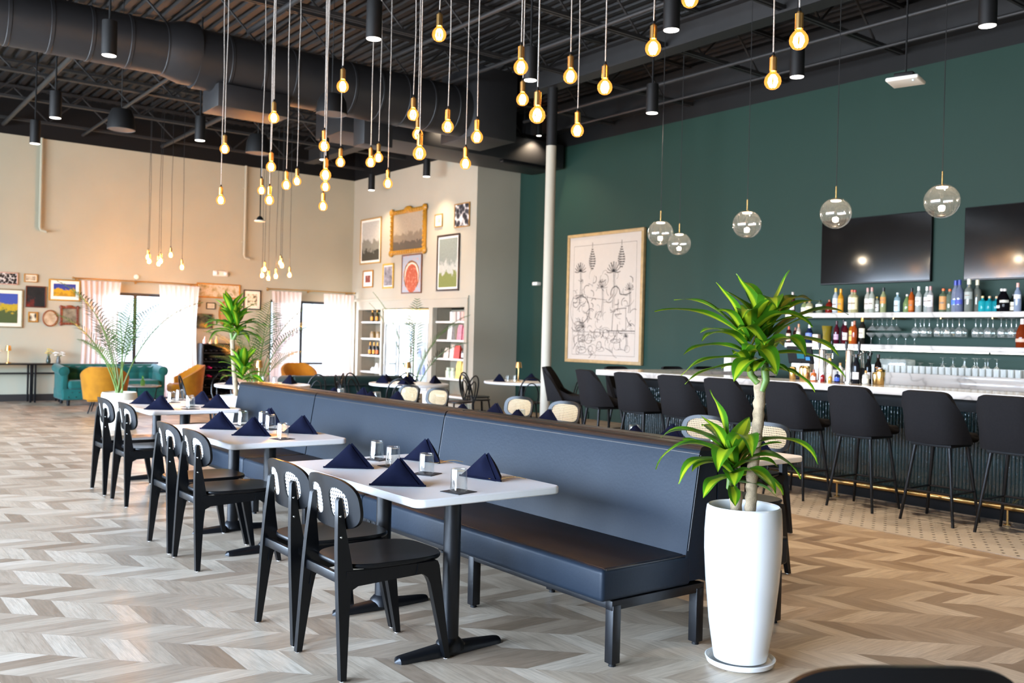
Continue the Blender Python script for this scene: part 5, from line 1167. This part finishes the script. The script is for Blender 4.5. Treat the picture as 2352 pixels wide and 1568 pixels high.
def around(i, deg, d): x, y = RT[i][0]+d*math.cos(R(deg)), RT[i][1]+d*math.sin(R(deg)); return x, y, R(deg+180)
x, y, a = around(1, 232, .80); b0.location = (x, y, 0); b0.rotation_euler = (0, 0, a)
for i, dg, d, lb in ((1, 165, .86, 'black bentwood chair left of the round table before the lit fridge'), (1, 118, .82, 'black bentwood chair behind the left of the round table before the fridge'), (1, 350, .86, 'black bentwood chair at the right of the round table before the fridge, side on'),
  (1, 60, .84, 'black bentwood chair behind the right of the round table before the fridge'), (2, 172, .86, 'black bentwood chair farthest left at the round table by the column'), (2, 120, .84, 'black bentwood chair behind the left of the round table by the column'), (2, 240, .82, 'black bentwood chair on our side of the round table by the column'),
  (2, 345, .88, 'black bentwood chair right of the white column'), (0, 170, .84, 'black bentwood chair left of the round table behind the booths, by the mustard armchair'), (0, 20, .82, 'black bentwood chair right of the round table behind the booths'), (0, 100, .82, 'black bentwood chair behind the corn plant at the hidden round table')):
    x, y, a = around(i, dg, d); dup(b0, (x, y, 0), a, lb)
dup(b0, (6.55, 13.4, 0), R(160), 'black bentwood chair standing just before the dark green sofa back', 'black bentwood chairs')
def rset(i, deg, d, lb, n): x, y = RT[i][0]+d*math.cos(R(deg)), RT[i][1]+d*math.sin(R(deg)); put(NAPM[n % 3], 'folded_napkin', (x, y, ZT), R(deg-90), 'navy cloth napkin folded into a tent '+lb, 'napkin', 'round table napkins')
for i, dg, d, lb in ((1, 160, .40, 'left on the round table before the fridge'), (1, 115, .42, 'back left on the round table before the fridge'), (1, 232, .38, 'front on the round table before the fridge'), (1, 60, .42, 'back right on the round table before the fridge'), (1, 340, .40, 'right on the round table before the fridge'),
  (2, 165, .42, 'left on the round table by the column'), (2, 30, .42, 'behind the column on its round table'), (2, 330, .45, 'right of the column on its round table'), (0, 175, .42, 'left on the round table behind the booths'), (0, 5, .42, 'right on the round table behind the booths')): rset(i, dg, d, lb, int(dg))
for i, dx, dy, lb in ((2, -.08, .10, 'left of the lamp on the table by the column'), (2, .02, .03, 'beside the lamp on the table by the column'), (0, .2, .1, 'on the round table behind the corn plant'), (0, .32, -.02, 'second on the round table behind the corn plant')):
    put(TUMBM, 'upturned_tumbler', (RT[i][0]+dx-.15, RT[i][1]+dy, ZT), 0, 'clear tumbler standing upside down '+lb, 'glass', 'round table tumblers')
def lamp(x, y, z, label, s=1):
    t = thing('table_lamp', label, 'lamp', (x, y, z), 0, 'small brass table lamps'); t.scale = (s, s, s)
    MB().lathe([(0, 0), (.05, 0), (.05, .012), (.014, .02), (.010, .03), (.010, .24), (0, .24)], n=20).build('base', M['brass'], t)
    sh = MB().lathe([(.056, .235), (.040, .33), (.0, .333), (.0, .330), (.037, .327), (.053, .235)], n=24).build('lamp_shade', M['brass'], t)
    MB().lathe([(0, .232), (.018, .235), (.02, .26), (0, .30)], n=12).build('bulb', M['lampglow'], t)
    l = bpy.data.lights.new('lamp_light', 'POINT'); l.energy = 2.5; l.color = (1, .62, .28); l.shadow_soft_size = .02; o = bpy.data.objects.new('lamp_light', l); COL.objects.link(o); o.parent = t; o.location = (0, 0, .215)
lamp(RT[1][0], RT[1][1]+.05, ZT, 'small brass table lamp on the round table before the fridge'); lamp(RT[2][0]-.05, RT[2][1]+.05, ZT, 'small brass table lamp on the round table by the column'); lamp(RT[0][0]-.02, RT[0][1]+.1, ZT, 'small brass table lamp on the round table behind the corn plant')

# ---------------------------------------------------------------- lounge: sofas, armchairs
def chesterfield(label, mat, L, feet=True, group='chesterfield sofas'):
    """faces -y; centred"""
    t = thing('chesterfield_sofa', label, 'sofa', (0, 0, 0), 0, group)
    b = MB(); b.box((0, .0, .22), (L-.14, .80, .22), .04, seg=3); b.build('base', mat, t)
    def tuft(u, v, nu, nv): return math.cos(PI*(u*nu+v*nv))*math.cos(PI*(u*nu-v*nv))
    def backf(u, v):
        x = (u-.5)*(L-.30); z = .40+.34*v; d = .016*tuft(u, v, 9, 2.2); return (x, .24-.06*v-d*math.sin(PI*v)**.5 if v > 0 else .24, z)
    MB().sheet(lambda u, v: backf(1-u, v), 72, 18, -.10).build('tufted_back', mat, t)
    MB().tube([(-L/2+.06, .30, .70), (L/2-.06, .30, .70)], .085, 18).build('back_roll', mat, t)
    for s in (1, -1):
        x = s*(L/2-.10)
        a = MB(); a.tube([(x, -.38, .66), (x, .30, .70)], [.095, .09], 18); a.box((x-s*.02, -.04, .42), (.12, .68, .42), .03, seg=2)
        a.lathe([(0, .0), (.07, .0), (.095, -.015), (.06, -.02), (0, -.01)], (x, -.385, .66), 16, Matrix.Rotation(R(90), 4, 'X')); a.build('rolled_arm', mat, t)
    n = 2
    for k in range(n): w = (L-.34)/n; MB().box((-L/2+.17+w*(k+.5), -.10, .40), (w-.01, .68, .17), .06, seg=4).build('seat_cushion', mat, t)
    f = MB()
    for sx in (-1, 1):
        for sy in (-1, 1): MB().lathe([(0, 0), (.025, 0), (.03, .03), (.035, .11), (0, .11)], (sx*(L/2-.2), sy*.30, 0), 12).build('foot', M['blackmat'], t)
    fr = MB(); q = random.Random(2)
    for i in range(14):
        for j in range(2): fr.sphere((-L/2+.18+(L-.36)*(i+.5*j)/13.5, -.402, .17+.09*j), .012, 8, 6)
    fr.build('button', flat('dark_teal_button', '083230', .5), t)
    return t
c_ = chesterfield('teal tufted velvet chesterfield sofa in front of the first window', M['teal'], 2.05); c_.location = (4.88, 19.55, 0)
d_ = chesterfield('dark green velvet sofa turned away, its long rolled back before the second window', M['dteal'], 2.1); d_.location = (7.55, 14.75, 0); d_.rotation_euler = (0, 0, R(175))
def armchair(label):
    t = thing('barrel_armchair', label, 'armchair', (0, 0, 0), 0, 'mustard velvet armchairs'); m = M['mustard']   # faces +x
    def shell(u, v):
        a = R(70)+R(220)*u; k = abs(u-.5)*2; top = .82-.26*max(0, (k-.30)/.70)**1.1
        r = .31+.05*v; z = .24+(top-.24)*v; return (.0+r*math.cos(a)*(1.05), r*math.sin(a)*1.12, z)
    MB().sheet(shell, 36, 10, -.055).build('backrest', m, t)
    MB().box((.04, 0, .37), (.50, .52, .18), .06, seg=4).build('seat_cushion', m, t); MB().box((.03, 0, .24), (.48, .52, .08), .02).build('base', m, t)
    for sx in (-1, 1):
        for sy in (-1, 1): MB().tube([(sx*.18, sy*.18, .22), (sx*.24, sy*.24, 0)], [.016, .01], 8).build('leg', M['blackmat'], t)
    return t
a0 = armchair('mustard velvet armchair with its back to us, in front of the teal sofa'); a0.location = (4.28, 17.5, 0); a0.rotation_euler = (0, 0, R(70))
dup(a0, (5.95, 18.3, 0), R(175), 'mustard velvet armchair before the black wine rack, facing the sofa'); dup(a0, (8.85, 19.4, 0), R(-100), 'mustard velvet armchair under the second window')
t = thing('coffee_table', 'low marble-topped coffee table between the teal sofa and the armchairs', 'table', (5.1, 18.2, 0))
MB().lathe([(0, .42), (.36, .42), (.36, .44), (0, .44)], n=36).build('tabletop', M['marble'], t)
for k in range(3): a = k*2.1; MB().tube([(.3*math.cos(a), .3*math.sin(a), .42), (.22*math.cos(a), .22*math.sin(a), 0)], .01, 6).build('leg', M['blackmat'], t)
o = MB().lathe([(0, 0), (.035, 0), (.04, .02), (.04, .09), (.016, .12), (.016, .17), (.02, .18), (0, .18)], n=16).build('bud_vase', thinglass('green_glass', (.45, .75, .35, 1), .3, body=.4, bodycol=lin('6aa04a')), None, (5.1, 18.1, .44)); tag(o, 'small green glass vase on the low marble coffee table', 'vase')

# ---------------------------------------------------------------- end wall furniture
t = thing('console_table', 'long black metal console table against the end wall left of the teal sofa', 'table', (2.6, 20.42, 0))
MB().box((0, 0, .755), (3.1, .36, .03), .003).build('tabletop', M['iron'], t)
for x in (-1.5, .98, 1.06, 1.5):
    for y in (-.15, .15): MB().box((x, y, .37), (.035, .03, .74), .002).build('leg', M['iron'], t)
MB().box((0, -.15, .57), (3.0, .02, .02)).build('brace', M['iron'], t); MB().box((0, .15, .57), (3.0, .02, .02)).build('brace', M['iron'], t)
lamp(3.20, 20.42, .77, 'small brass table lamp on the black console table', 1.05)
def flowers(x, y, z, label, vase, petal, n, h, seed):
    t = thing('flower_vase', label, 'vase', (x, y, z)); r = random.Random(seed)
    MB().lathe([(0, 0), (.035, 0), (.045, .04), (.035, .1), (.022, .13), (.026, .15), (.022, .15), (.018, .13), (0, .02)], n=18).build('vase_body', vase, t)
    st, pe = MB(), MB()
    for i in range(n):
        a = r.uniform(0, 6.28); q = r.uniform(.02, .10); p = (q*math.cos(a), q*math.sin(a), h+r.uniform(-.04, .05)); st.tube([(0, 0, .1), (p[0]*.5, p[1]*.5, h*.75), p], .003, 5)
        for k in range(5): b_ = k*1.256; pe.sphere((p[0]+.018*math.cos(b_), p[1]+.018*math.sin(b_), p[2]), .017, 8, 5, (1, 1, .6))
    st.build('stem', M['stem'], t); pe.build('blossom', petal, t)
flowers(3.92, 20.44, .77, 'dark vase with yellow-green sprigs at the right end of the console table', flat('dark_green_vase', '25352c', .3), flat('yellow_bloom', 'd8c060', .6), 7, .24, 1)
flowers(4.09, 20.36, .77, 'vase of white flowers at the right end of the console table', flat('grey_vase', '50524e', .4), flat('white_bloom', 'f2eee4', .6), 9, .20, 2)
flowers(2.98, 20.40, .77, 'bunch of white flowers at the left picture edge on the console table', flat('grey_vase', '50524e', .4), flat('white_bloom', 'f2eee4', .6), 12, .24, 3)
t = thing('wine_rack', 'black wine rack cabinet against the end wall between the windows', 'rack', (7.3, 20.48, 0))
for x in (-.31, .31): MB().box((x, 0, .62), (.025, .36, 1.2), .003).build('side_panel', M['blackmat'], t)
for k in range(7): MB().box((0, 0, .06+.19*k), (.60, .36, .02)).build('shelf', M['blackmat'], t)
MB().box((0, .17, .62), (.62, .02, 1.2)).build('back_panel', M['blackmat'], t)
for k in range(6):
    for j in range(5):
        c = 'b8285a' if (k, j) in ((3, 1), (2, 1)) else ('a8905a' if (k, j) == (2, 4) else '18181a')
        o = MB().lathe([(0, 0), (.016, 0), (.016, .10), (.037, .13), (.037, .30), (0, .30)], (0, 0, 0), 12, Matrix.Rotation(R(-90), 4, 'X')).build('wine_bottle', flat('foil_'+c, c, .4), None, (7.06+.12*j, 20.31, .115+.19*k))
        tag(o, 'dark wine bottle in the black rack, %s row from top, %s from left' % (ORD[5-k], ORD[j]), 'bottle', 'bottles in the wine rack')
for j, c in enumerate(('e6b8b0', 'e2b48c', 'd8b060')):
    o = MB().lathe([(0, 0), (.036, 0), (.036, .08), (.012, .11), (.012, .16), (0, .16)], n=12).build('small_bottle', flat('rose_'+c, c, .4), None, (7.06+.13*j, 20.42, 1.215)); tag(o, 'small %s bottle on top of the black wine rack' % ('pink', 'peach', 'golden')[j], 'bottle', 'small bottles on the wine rack')
t = thing('plant_pedestal', 'cream square pedestal beside the black wine rack', 'pedestal', (7.82, 20.3, 0)); MB().box((0, 0, .44), (.34, .34, .88), .02).build('body', flat('cream_pedestal', 'ded2c4', .6), t); MB().box((0, 0, .9), (.38, .38, .04), .01).build('cap', flat('cream_pedestal', 'ded2c4', .6), t)
# framed pictures
def m_dome():
    t = NT('art_red_dome'); tc = t.obj(); sx = t.node('SeparateXYZ'); t.link(tc, sx.inputs[0])
    x = sx.outputs[0]; z = t.math('ADD', sx.outputs[2], .10)
    n = t.math('MULTIPLY', t.math('SUBTRACT', t.noise(tc, 9, 3), .5), .05)
    d = t.math('ADD', t.math('SQRT', t.math('ADD', t.math('MULTIPLY', x, x), t.math('MULTIPLY', t.math('MULTIPLY', z, z), .72))), n)
    d2 = t.math('ADD', t.math('SQRT', t.math('ADD', t.math('MULTIPLY', x, x), t.math('POWER', t.math('SUBTRACT', z, .06), 2))), n)
    c = t.mix(t.math('LESS_THAN', d2, .34), lin('9aa4b0'), lin('7a5638')); c = t.mix(t.math('LESS_THAN', d2, .30), c, lin('d8c4b0'))
    c = t.mix(t.math('LESS_THAN', d, .27), c, lin('a4523c')); c = t.mix(t.math('LESS_THAN', t.noise(tc, 14, 3), .42), c, t.mix(.5, c, lin('c89078')))
    t.pbsdf(c, .25, spec=.4); return t.m
def picture(wall, u, z, w, h, fw, fcol, art, label, mat_=None, mw=0, depth=.03, oval=False, ornate=False, fmetal=0, group='framed pictures on the end wall'):
    rzz = 0 if wall == 'end' else R(-90)
    loc = (u, YE-depth/2-.004, z) if wall == 'end' else (10.8-depth/2-.004, u, z)
    t = thing('framed_picture', label, 'picture', loc, rzz, group); fm = flat('frame_'+fcol, fcol, .35, fmetal, var=.15, nscale=25)
    if oval:
        n = 36; b = MB(); vs = []; fs = []
        for s_, y in ((1, .5), (1, -.5), (.9, -.62), (1-fw*2/w, -.4), (1-fw*2/w, .5)): vs += [(w/2*s_*math.cos(2*PI*k/n), y*depth, h/2*s_*math.sin(2*PI*k/n)) for k in range(n)]
        for j in range(4): fs += [(j*n+k, j*n+(k+1) % n, (j+1)*n+(k+1) % n, (j+1)*n+k) for k in range(n)]
        b.add(vs, fs).build('frame', fm, t)
        e = [(w/2*.9*math.cos(2*PI*k/n), h/2*.9*math.sin(2*PI*k/n)) for k in range(n)]
        MB().prism(e, -.004, .004, lambda a, c, q: (a, q, c)).build('image', art, t); return t
    b = MB(); bv = min(fw, depth)*.3
    def mol(c, d):
        b.box(c, d, bv)
        if ornate:
            L = max(d[0], d[2]); hor = d[0] > d[2]; n = int(L/.05)
            for i in range(n+1): q = -L/2+L*i/n; b.sphere((c[0]+(q if hor else 0), c[1]-depth*.5, c[2]+(0 if hor else q)), fw*.30*(1.25 if i % 2 else .9), 8, 6)
    mol((0, 0, h/2-fw/2), (w, depth, fw)); mol((0, 0, -h/2+fw/2), (w, depth, fw)); mol((w/2-fw/2, 0, 0), (fw, depth, h-2*fw)); mol((-w/2+fw/2, 0, 0), (fw, depth, h-2*fw))
    if ornate: [b.sphere((sx*(w/2-fw*.4), -depth*.3, sz*(h/2-fw*.4)), fw*.85, 10, 8, (1, .6, 1)) for sx in (-1, 1) for sz in (-1, 1)]; b.sphere((0, -depth*.3, h/2-fw*.2), fw*.8, 10, 8, (2.2, .6, 1))
    b.build('frame', fm, t)
    if mw: MB().box((0, .004, 0), (w-2*fw, .006, h-2*fw)).build('mat_board', flat('mat_'+(mat_ or 'f0ebe0'), mat_ or 'f0ebe0', .7), t)
    MB().box((0, 0, 0), (w-2*fw-2*mw+.002, .006, h-2*fw-2*mw+.002)).build('image', art, t); return t
E1 = 'framed pictures left of the first window'; E2 = 'framed pictures between the windows'; GW = 'framed pictures on the gallery wall'
picture('end', 3.20, 2.44, .36, .25, .02, 'c9a08c', m_art('art_city_night', ['1c1a1c', '2a2628', 'cfc8c0'], 22, 1, 'v'), 'small framed black and white picture at the top left picture edge', group=E1)
picture('end', 3.20, 1.85, .56, .77, .025, '8a7c5c', m_scene_art('art_blue_yellow', '3452a8', 'c2a628', '4a5a30', 3, .02, .1, .5), 'big framed blue and yellow picture at the left picture edge', 'dcd8c4', .07, group=E1)
picture('end', 3.61, 2.47, .25, .165, .018, 'b07a30', m_art('art_pale', ['d8cdb4', 'b8a88c', '7a6c58'], 16, 2), 'small gold framed picture top row, third from the first window', 'e2d8c0', .02, group=E1)
picture('end', 3.71, 2.10, .37, .43, .018, '5c2a1c', m_art('art_dark_red', ['1c1e20', '222426', '8a2c20'], 5, 3), 'dark framed picture with a red smudge left of the yellow tent picture', group=E1)
picture('end', 4.24, 2.26, .60, .44, .028, 'b8842c', m_scene_art('art_tent', '2c3f9c', 'd8a81c', 'b88a1c', 5, -.02, .1, .32), 'gold framed picture of a yellow tent under a blue sky', 'f0ead8', .065, group=E1)
picture('end', 3.665, 1.69, .18, .21, .028, 'a8762c', m_art('art_medallion', ['16140f', '2a241c', 'd8ccb0'], 8, 6, 'v'), 'tiny gold framed dark medallion left of the oval picture', group=E1)
picture('end', 3.975, 1.675, .28, .34, .022, '8a5230', m_art('art_oval', ['cdb99c', 'b8a080', '9a7c5c'], 9, 7), 'oval wood framed portrait on the end wall', oval=True, group=E1)
picture('end', 4.34, 1.74, .35, .38, .045, '7a3a24', m_art('art_mirror', ['8a8068', '6a6250', 'b0a68c'], 3, 8), 'square picture in a carved reddish frame right of the oval one', ornate=True, group=E1)
picture('end', 7.44, 2.405, 1.0, .33, .03, 'b87820', m_art('art_landscape', ['6a5c38', 'b8a478', 'd8c8b0', '7a7a3c'], 7, 9), 'wide gold framed landscape between the windows', group=E2)
picture('end', 6.965, 2.10, .13, .14, .016, '8a6028', m_art('art_tiny', ['8a6c48', 'a8845a'], 20, 10), 'tiny brown framed picture under the left end of the wide landscape', group=E2)
picture('end', 7.27, 2.06, .21, .15, .02, '2c2018', m_art('art_note', ['d8d0b8', 'c0b494'], 14, 11), 'tiny black framed pale picture under the wide landscape', 'e6dcc0', .015, group=E2)
picture('end', 7.09, 1.715, .46, .33, .016, '6a4c2c', m_art('art_night_house', ['1c1e1c', '2c2e2a', '5a5c48', 'c89838'], 6, 12), 'dark framed night picture with a yellow spot above the wine rack', group=E2)
picture('end', 7.62, 1.90, .34, .60, .03, 'a06a30', m_art('art_oval2', ['b8946a', 'a07c50'], 6, 13), 'oval wood framed picture behind the corn plant crown', oval=True, group=E2)
picture('end', 8.23, 2.24, .42, .46, .028, '2a1a12', m_art('art_botanical', ['e6dcc0', 'd8ccaa', '6a6248'], 18, 14, 'v'), 'black framed botanical print left of the second window', 'f0e6d0', .07, group=E2)
picture('gal', 19.78, 3.75, 1.02, 1.10, .035, 'a8844c', m_scene_art('art_lake', 'c8c4b8', '8a8678', '3c3a30', 15, -.1, .14, .9), 'tall gold framed misty lake picture at the left of the gallery wall', 'e8e2d4', .05, group=GW)
picture('gal', 18.02, 3.85, 1.50, 1.02, .10, 'a8761c', m_scene_art('art_crowd', 'b0a088', '8a7a66', '5a5044', 16, -.12, .1, .7), 'large ornate gold framed crowd scene on the gallery wall', ornate=True, depth=.06, group=GW)
picture('gal', 16.79, 3.985, .30, .28, .025, 'a07a3c', m_art('art_small_g', ['d8d4c0', '8a8a50'], 10, 17), 'tiny gold framed picture between the crowd scene and the group photo', 'eae4d4', .06, group=GW)
picture('gal', 15.90, 4.02, .56, .50, .022, '9a7034', m_art('art_bw_people', ['2a2a2e', '4a4a50', 'd8d4d0'], 9, 18, 'v'), 'gold framed black and white group photo at the top right of the gallery wall', group=GW)
picture('gal', 16.39, 3.06, .86, 1.20, .045, '2a1c14', m_scene_art('art_fountain', '8a948c', 'b8bcb4', '7a8448', 19, -.1, .16, .8), 'tall dark framed fountain picture at the right of the gallery wall', 'e8e4dc', .04, group=GW)
picture('gal', 17.85, 2.885, .86, .88, .03, '6a3c20', m_dome(), 'framed picture with a red domed shape under the crowd scene', group=GW)
picture('gal', 18.90, 2.875, .50, .58, .04, 'c09a3a', m_art('art_legs', ['c8c4c8', '8a868c', '2c2a2c'], 5, 21), 'narrow gold framed grey picture left of the red domed one', 'd8d4d4', .03, group=GW)
picture('gal', 19.87, 2.84, .50, .42, .035, 'a8742c', m_art('art_little_red', ['c8bcae', '8a4038', '5c4c48'], 9, 22), 'small gold framed picture with wide white mount, lowest on the gallery wall', 'f0ebe2', .09, group=GW)
# exit light, thermostat
o = MB().box((0, 0, 0), (.34, .06, .12), .02).sphere((-.11, -.03, 0), .045, 12, 8).sphere((.11, -.03, 0), .045, 12, 8).build('emergency_light', M['wpaint'], None, (7.47, 20.67, 2.80)); tag(o, 'white twin-head emergency light above the wide landscape', 'light')
o = MB().lathe([(0, 0), (.05, 0), (.045, .03), (0, .035)], n=16, axis=Matrix.Rotation(R(90), 4, 'X')).build('smoke_detector', M['wpaint'], None, (5.65, 20.699, 2.62)); tag(o, 'small round white detector above the first window', 'detector')
o = MB().box((0, 0, 0), (.09, .03, .13), .008).build('thermostat', M['wpaint'], None, (10.76, 20.684, 2.36)); tag(o, 'small white box on the wall in the corner above the last curtain', 'control')
for x, z0, lb in ((3.75, 3.5, 'pale painted pipe running down the end wall at the left, with a hook end'), (8.0, 3.25, 'pale painted pipe running down the end wall at the middle, with a bent end')):
    b = MB(); b.cyl((x, 20.64, z0), (x, 20.64, 5.3), .03, n=10); b.tube([(x, 20.64, z0), (x+.02, 20.63, z0-.06), (x+.12, 20.6, z0-.08)], .025, 8).box((x, 20.68, z0+.3), (.1, .03, .03)).box((x, 20.68, 4.8), (.1, .03, .03)); o = b.build('drain_pipe', M['wend'], None); tag(o, lb, 'pipe', 'painted pipes on the end wall')

# ---------------------------------------------------------------- built-in shelves with bottles and jars
def niche(y0, y1, zt, zs, label):
    t = thing('built_in_shelf', label, 'shelf', (11.0, (y0+y1)/2, 0), 0, 'built-in shelves in the gallery wall'); w = y1-y0
    m = flat('niche_shade_paint', '8c8472', .7); MB().box((.30, 0, zt/2+.02), (.02, w+.02, zt-.1)).build('back_panel', m, t)  # recess shade put into the colour of the niche interior
    for s in (-1, 1): MB().box((.11, s*(w/2+.012), zt/2+.05), (.36, .02, zt-.1)).build('side_panel', m, t)
    MB().box((.11, 0, zt+.012), (.36, w, .02)).build('top_panel', m, t)
    for z in zs: MB().box((.08, 0, z-.02), (.40, w-.004, .04), .003).build('shelf_board', M['wpaint'], t)
ZS = [.62, 1.015, 1.42, 1.82]; ZS2 = [.62, 1.04, 1.435, 1.83]
niche(19.24, 20.35, 2.10, [.25]+ZS, 'built-in shelf niche left of the lit fridge, holding champagne bottles'); niche(15.76, 16.97, 2.12, [.25]+ZS2, 'built-in shelf niche right of the lit fridge, holding bags and jars')
CHB = MB().lathe([(0, 0), (.042, 0), (.044, .01), (.044, .14), (.035, .19), (.016, .23), (.015, .30), (0, .30)], n=16).mesh('bottle_body')
def champ(y, z, label, gcol, fcol, lcol):
    t = thing('champagne_bottle', label, 'bottle', (10.98, y, z), 0, 'bottles in the left niche'); o = bpy.data.objects.new('bottle_body', CHB.copy()); o.data.materials.clear(); o.data.materials.append(flat('cb_'+gcol, gcol, .25)); COL.objects.link(o); o.parent = t
    MB().lathe([(.017, .20), (.019, .24), (.0165, .305), (0, .31)], n=12).build('foil', flat('foil_'+fcol, fcol, .35, .3), t)
    MB().sheet(lambda u, v: (.0452*math.cos(PI+(u-.5)*2.8), .0452*math.sin(PI+(u-.5)*2.8), .03+.09*v), 12, 1).build('label', flat('lab_'+lcol, lcol, .6), t)
for i, y in enumerate((19.96, 19.72, 19.48)): champ(y, 1.82, 'orange labelled champagne bottle, %s of three on the top shelf of the left niche' % ('left', 'middle', 'right')[i], '3a3418', 'c88a2c', 'e8962a')
for i, (y, c) in enumerate(((20.03, 'e8962a'), (19.84, 'e8962a'), (19.67, 'd86a2a'), (19.47, 'c8ccd0'))): champ(y, 1.015, '%s champagne bottle from the left on the third shelf of the left niche' % ORD[i], '14160f', ('c88a2c', 'c88a2c', 'c88a2c', '9ab84a')[i], c)
def simple(name, cat, mb, mat, loc, label, group): o = mb.build(name, mat, None, loc); return tag(o, label, cat, group)
jar = lambda h=.12, r=.05: MB().lathe([(0, 0), (r, 0), (r, h*.7), (r*.75, h*.78), (r*.8, h), (0, h)], n=16)
for i, y in enumerate((19.9, 19.62)): simple('preserve_jar', 'jar', jar(.16, .075), flat('honey_jar', '8a6c38', .3, var=.3), (10.98, y, 1.42), 'amber jar with brass lid, %s of two in the left niche' % ('left', 'right')[i], 'jars in the left niche')
for i, (y, h) in enumerate(((19.86, .1), (19.66, .2), (19.44, .16))): simple('white_vessel', 'vase', MB().lathe([(0, 0), (.06, 0), (.07, h*.5), (.04, h*.85), (.045, h), (0, h)], n=16), M['wpaint'], (10.98, y, .62), 'small white vessel, %s of three on the low shelf of the left niche' % ORD[i], 'white vessels in the left niche')
for i, y in enumerate((16.47, 16.35, 16.20, 16.05, 15.92)): simple('tin', 'tin', MB().lathe([(0, 0), (.05, 0), (.05, .2), (0, .2)], n=14), flat('tin_%d' % i, ('e6e0da', 'c8b8ac', 'e0c8c0', 'd8a898', 'dce4e0')[i], .5), (10.98, y, 1.83), 'pale tin, %s from the left on the top shelf of the right niche' % ORD[i], 'tins in the right niche')
bag = lambda w, h, d=.1: MB().prism([(-w/2, 0), (w/2, 0), (w/2*.96, h*.75), (w/2*.8, h), (-w/2*.8, h), (-w/2*.96, h*.75)], -d/2, d/2, lambda a, b_, q: (q*(1-.85*max(0, b_/h-.5)*2), a, b_))
for y, c, w, h, z, lb in ((16.50, 'd8d4cc', .16, .30, 1.435, 'white bag on the second shelf of the right niche'), (16.13, 'd0808c', .16, .32, 1.435, 'pink topped bag left on the second shelf of the right niche'), (15.93, 'c86a7a', .16, .32, 1.435, 'pink topped bag right on the second shelf of the right niche'),
   (16.62, 'd8c8b8', .18, .22, 1.04, 'beige bag at the left of the third shelf of the right niche'), (16.40, 'c8bcae', .15, .30, 1.04, 'tall beige bag on the third shelf of the right niche'), (16.22, 'b83222', .22, .28, 1.04, 'red bag on the third shelf of the right niche')):
    simple('goods_bag', 'bag', bag(w, h), flat('bag_'+c, c, .5, var=.2, nscale=18), (10.98, y, z), lb, 'bags in the right niche')
for i, y in enumerate((16.02, 15.86)): champ(y, 1.04, 'dark white-labelled bottle, %s of two low in the right niche' % ('left', 'right')[i], '101210', '1a1a1a', 'e2ddd2')
for i, y in enumerate((16.55, 16.37)): simple('lidded_jar', 'jar', jar(.22, .07), flat('green_white_jar', 'c8d0b4', .4, var=.3), (10.98, y, .62), 'pale green jar, %s of two on the low shelf of the right niche' % ('left', 'right')[i], 'jars in the right niche')
for i, y in enumerate((16.14, 15.93)): simple('goods_bag', 'bag', bag(.19, .38), flat('yellow_white_bag', 'dcb85c', .5, var=.25, nscale=14), (10.98, y, .62), 'yellow topped bag, %s of two on the low shelf of the right niche' % ('left', 'right')[i], 'yellow bags in the right niche')
# glass-front drinks fridge
t = thing('drinks_fridge', 'tall glass-door drinks fridge with a glowing white header in the gallery wall', 'fridge', (11.1, 18.15, 0)); fw_ = 1.96; wm = flat('fridge_white', 'eef0f0', .4)
MB().box((.40, 0, 1.04), (.04, fw_, 2.06)).build('back_panel', wm, t)
for s in (-1, 1): MB().box((.08, s*(fw_/2-.03), 1.04), (.66, .06, 2.06)).build('side_panel', wm, t)
MB().box((.08, 0, 2.06), (.66, fw_-.12, .04)).build('top_panel', wm, t); MB().box((.08, 0, .15), (.66, fw_-.12, .28)).build('base', wm, t)
MB().box((-.24, 0, 1.93), (.06, fw_-.02, .27), .008).build('header_sign', M['ledw'], t); MB().box((-.24, 0, 2.085), (.08, fw_+.02, .03)).build('header_trim', M['gold'], t)
for z in (.62, 1.0, 1.38): MB().box((.10, 0, z), (.50, fw_-.14, .02)).build('wire_shelf', M['chrome'], t)
for k, y in enumerate((-.64, 0, .64)):
    d_o = MB(); 
    for c, d in (((-.25, y, 1.76), (.04, .62, .05)), ((-.25, y, .33), (.04, .62, .06)), ((-.25, y-.295, 1.04), (.04, .035, 1.4)), ((-.25, y+.295, 1.04), (.04, .035, 1.4))): d_o.box(c, d, .004)
    q_ = d_o.build('door', flat('fridge_grey_trim', 'b8bcbc', .4), t); MB().box((-.25, y, 1.04), (.008, .56, 1.38)).build('door_glass', M['bowl'], q_); MB().box((-.29, y+.25, 1.05), (.02, .025, .5), .006).build('door_handle', M['chrome'], q_)
for y in (-.93, -.32, .32, .93): MB().box((-.18, y, 1.05), (.03, .02, 1.36)).build('light_tube', emit('fridge_tube', (.95, 1, .98, 1), 14), t)
DC = ('e8ecec', '4a7ac8', 'e8a83c', 'cfe0cc', 'c83a3a', 'f0f0ea', '6a8ad8', 'b8d4e4')
for k, z in enumerate((.63, 1.01, 1.39, .29)):
    for j in range(9):
        y = 17.42+.185*j; c = DC[(j*3+k*5) % 8]
        simple('drink_bottle', 'bottle', MB().lathe([(0, 0), (.034, 0), (.034, .14), (.014, .18), (.015, .22), (0, .22)], n=12), flat('drink_'+c, c, .35), (11.12, y, z+.001), 'drink bottle in the lit fridge, %s from the right on the %s shelf' % (ORD[j], ('third', 'second', 'top', 'bottom')[k]), 'drinks in the fridge')
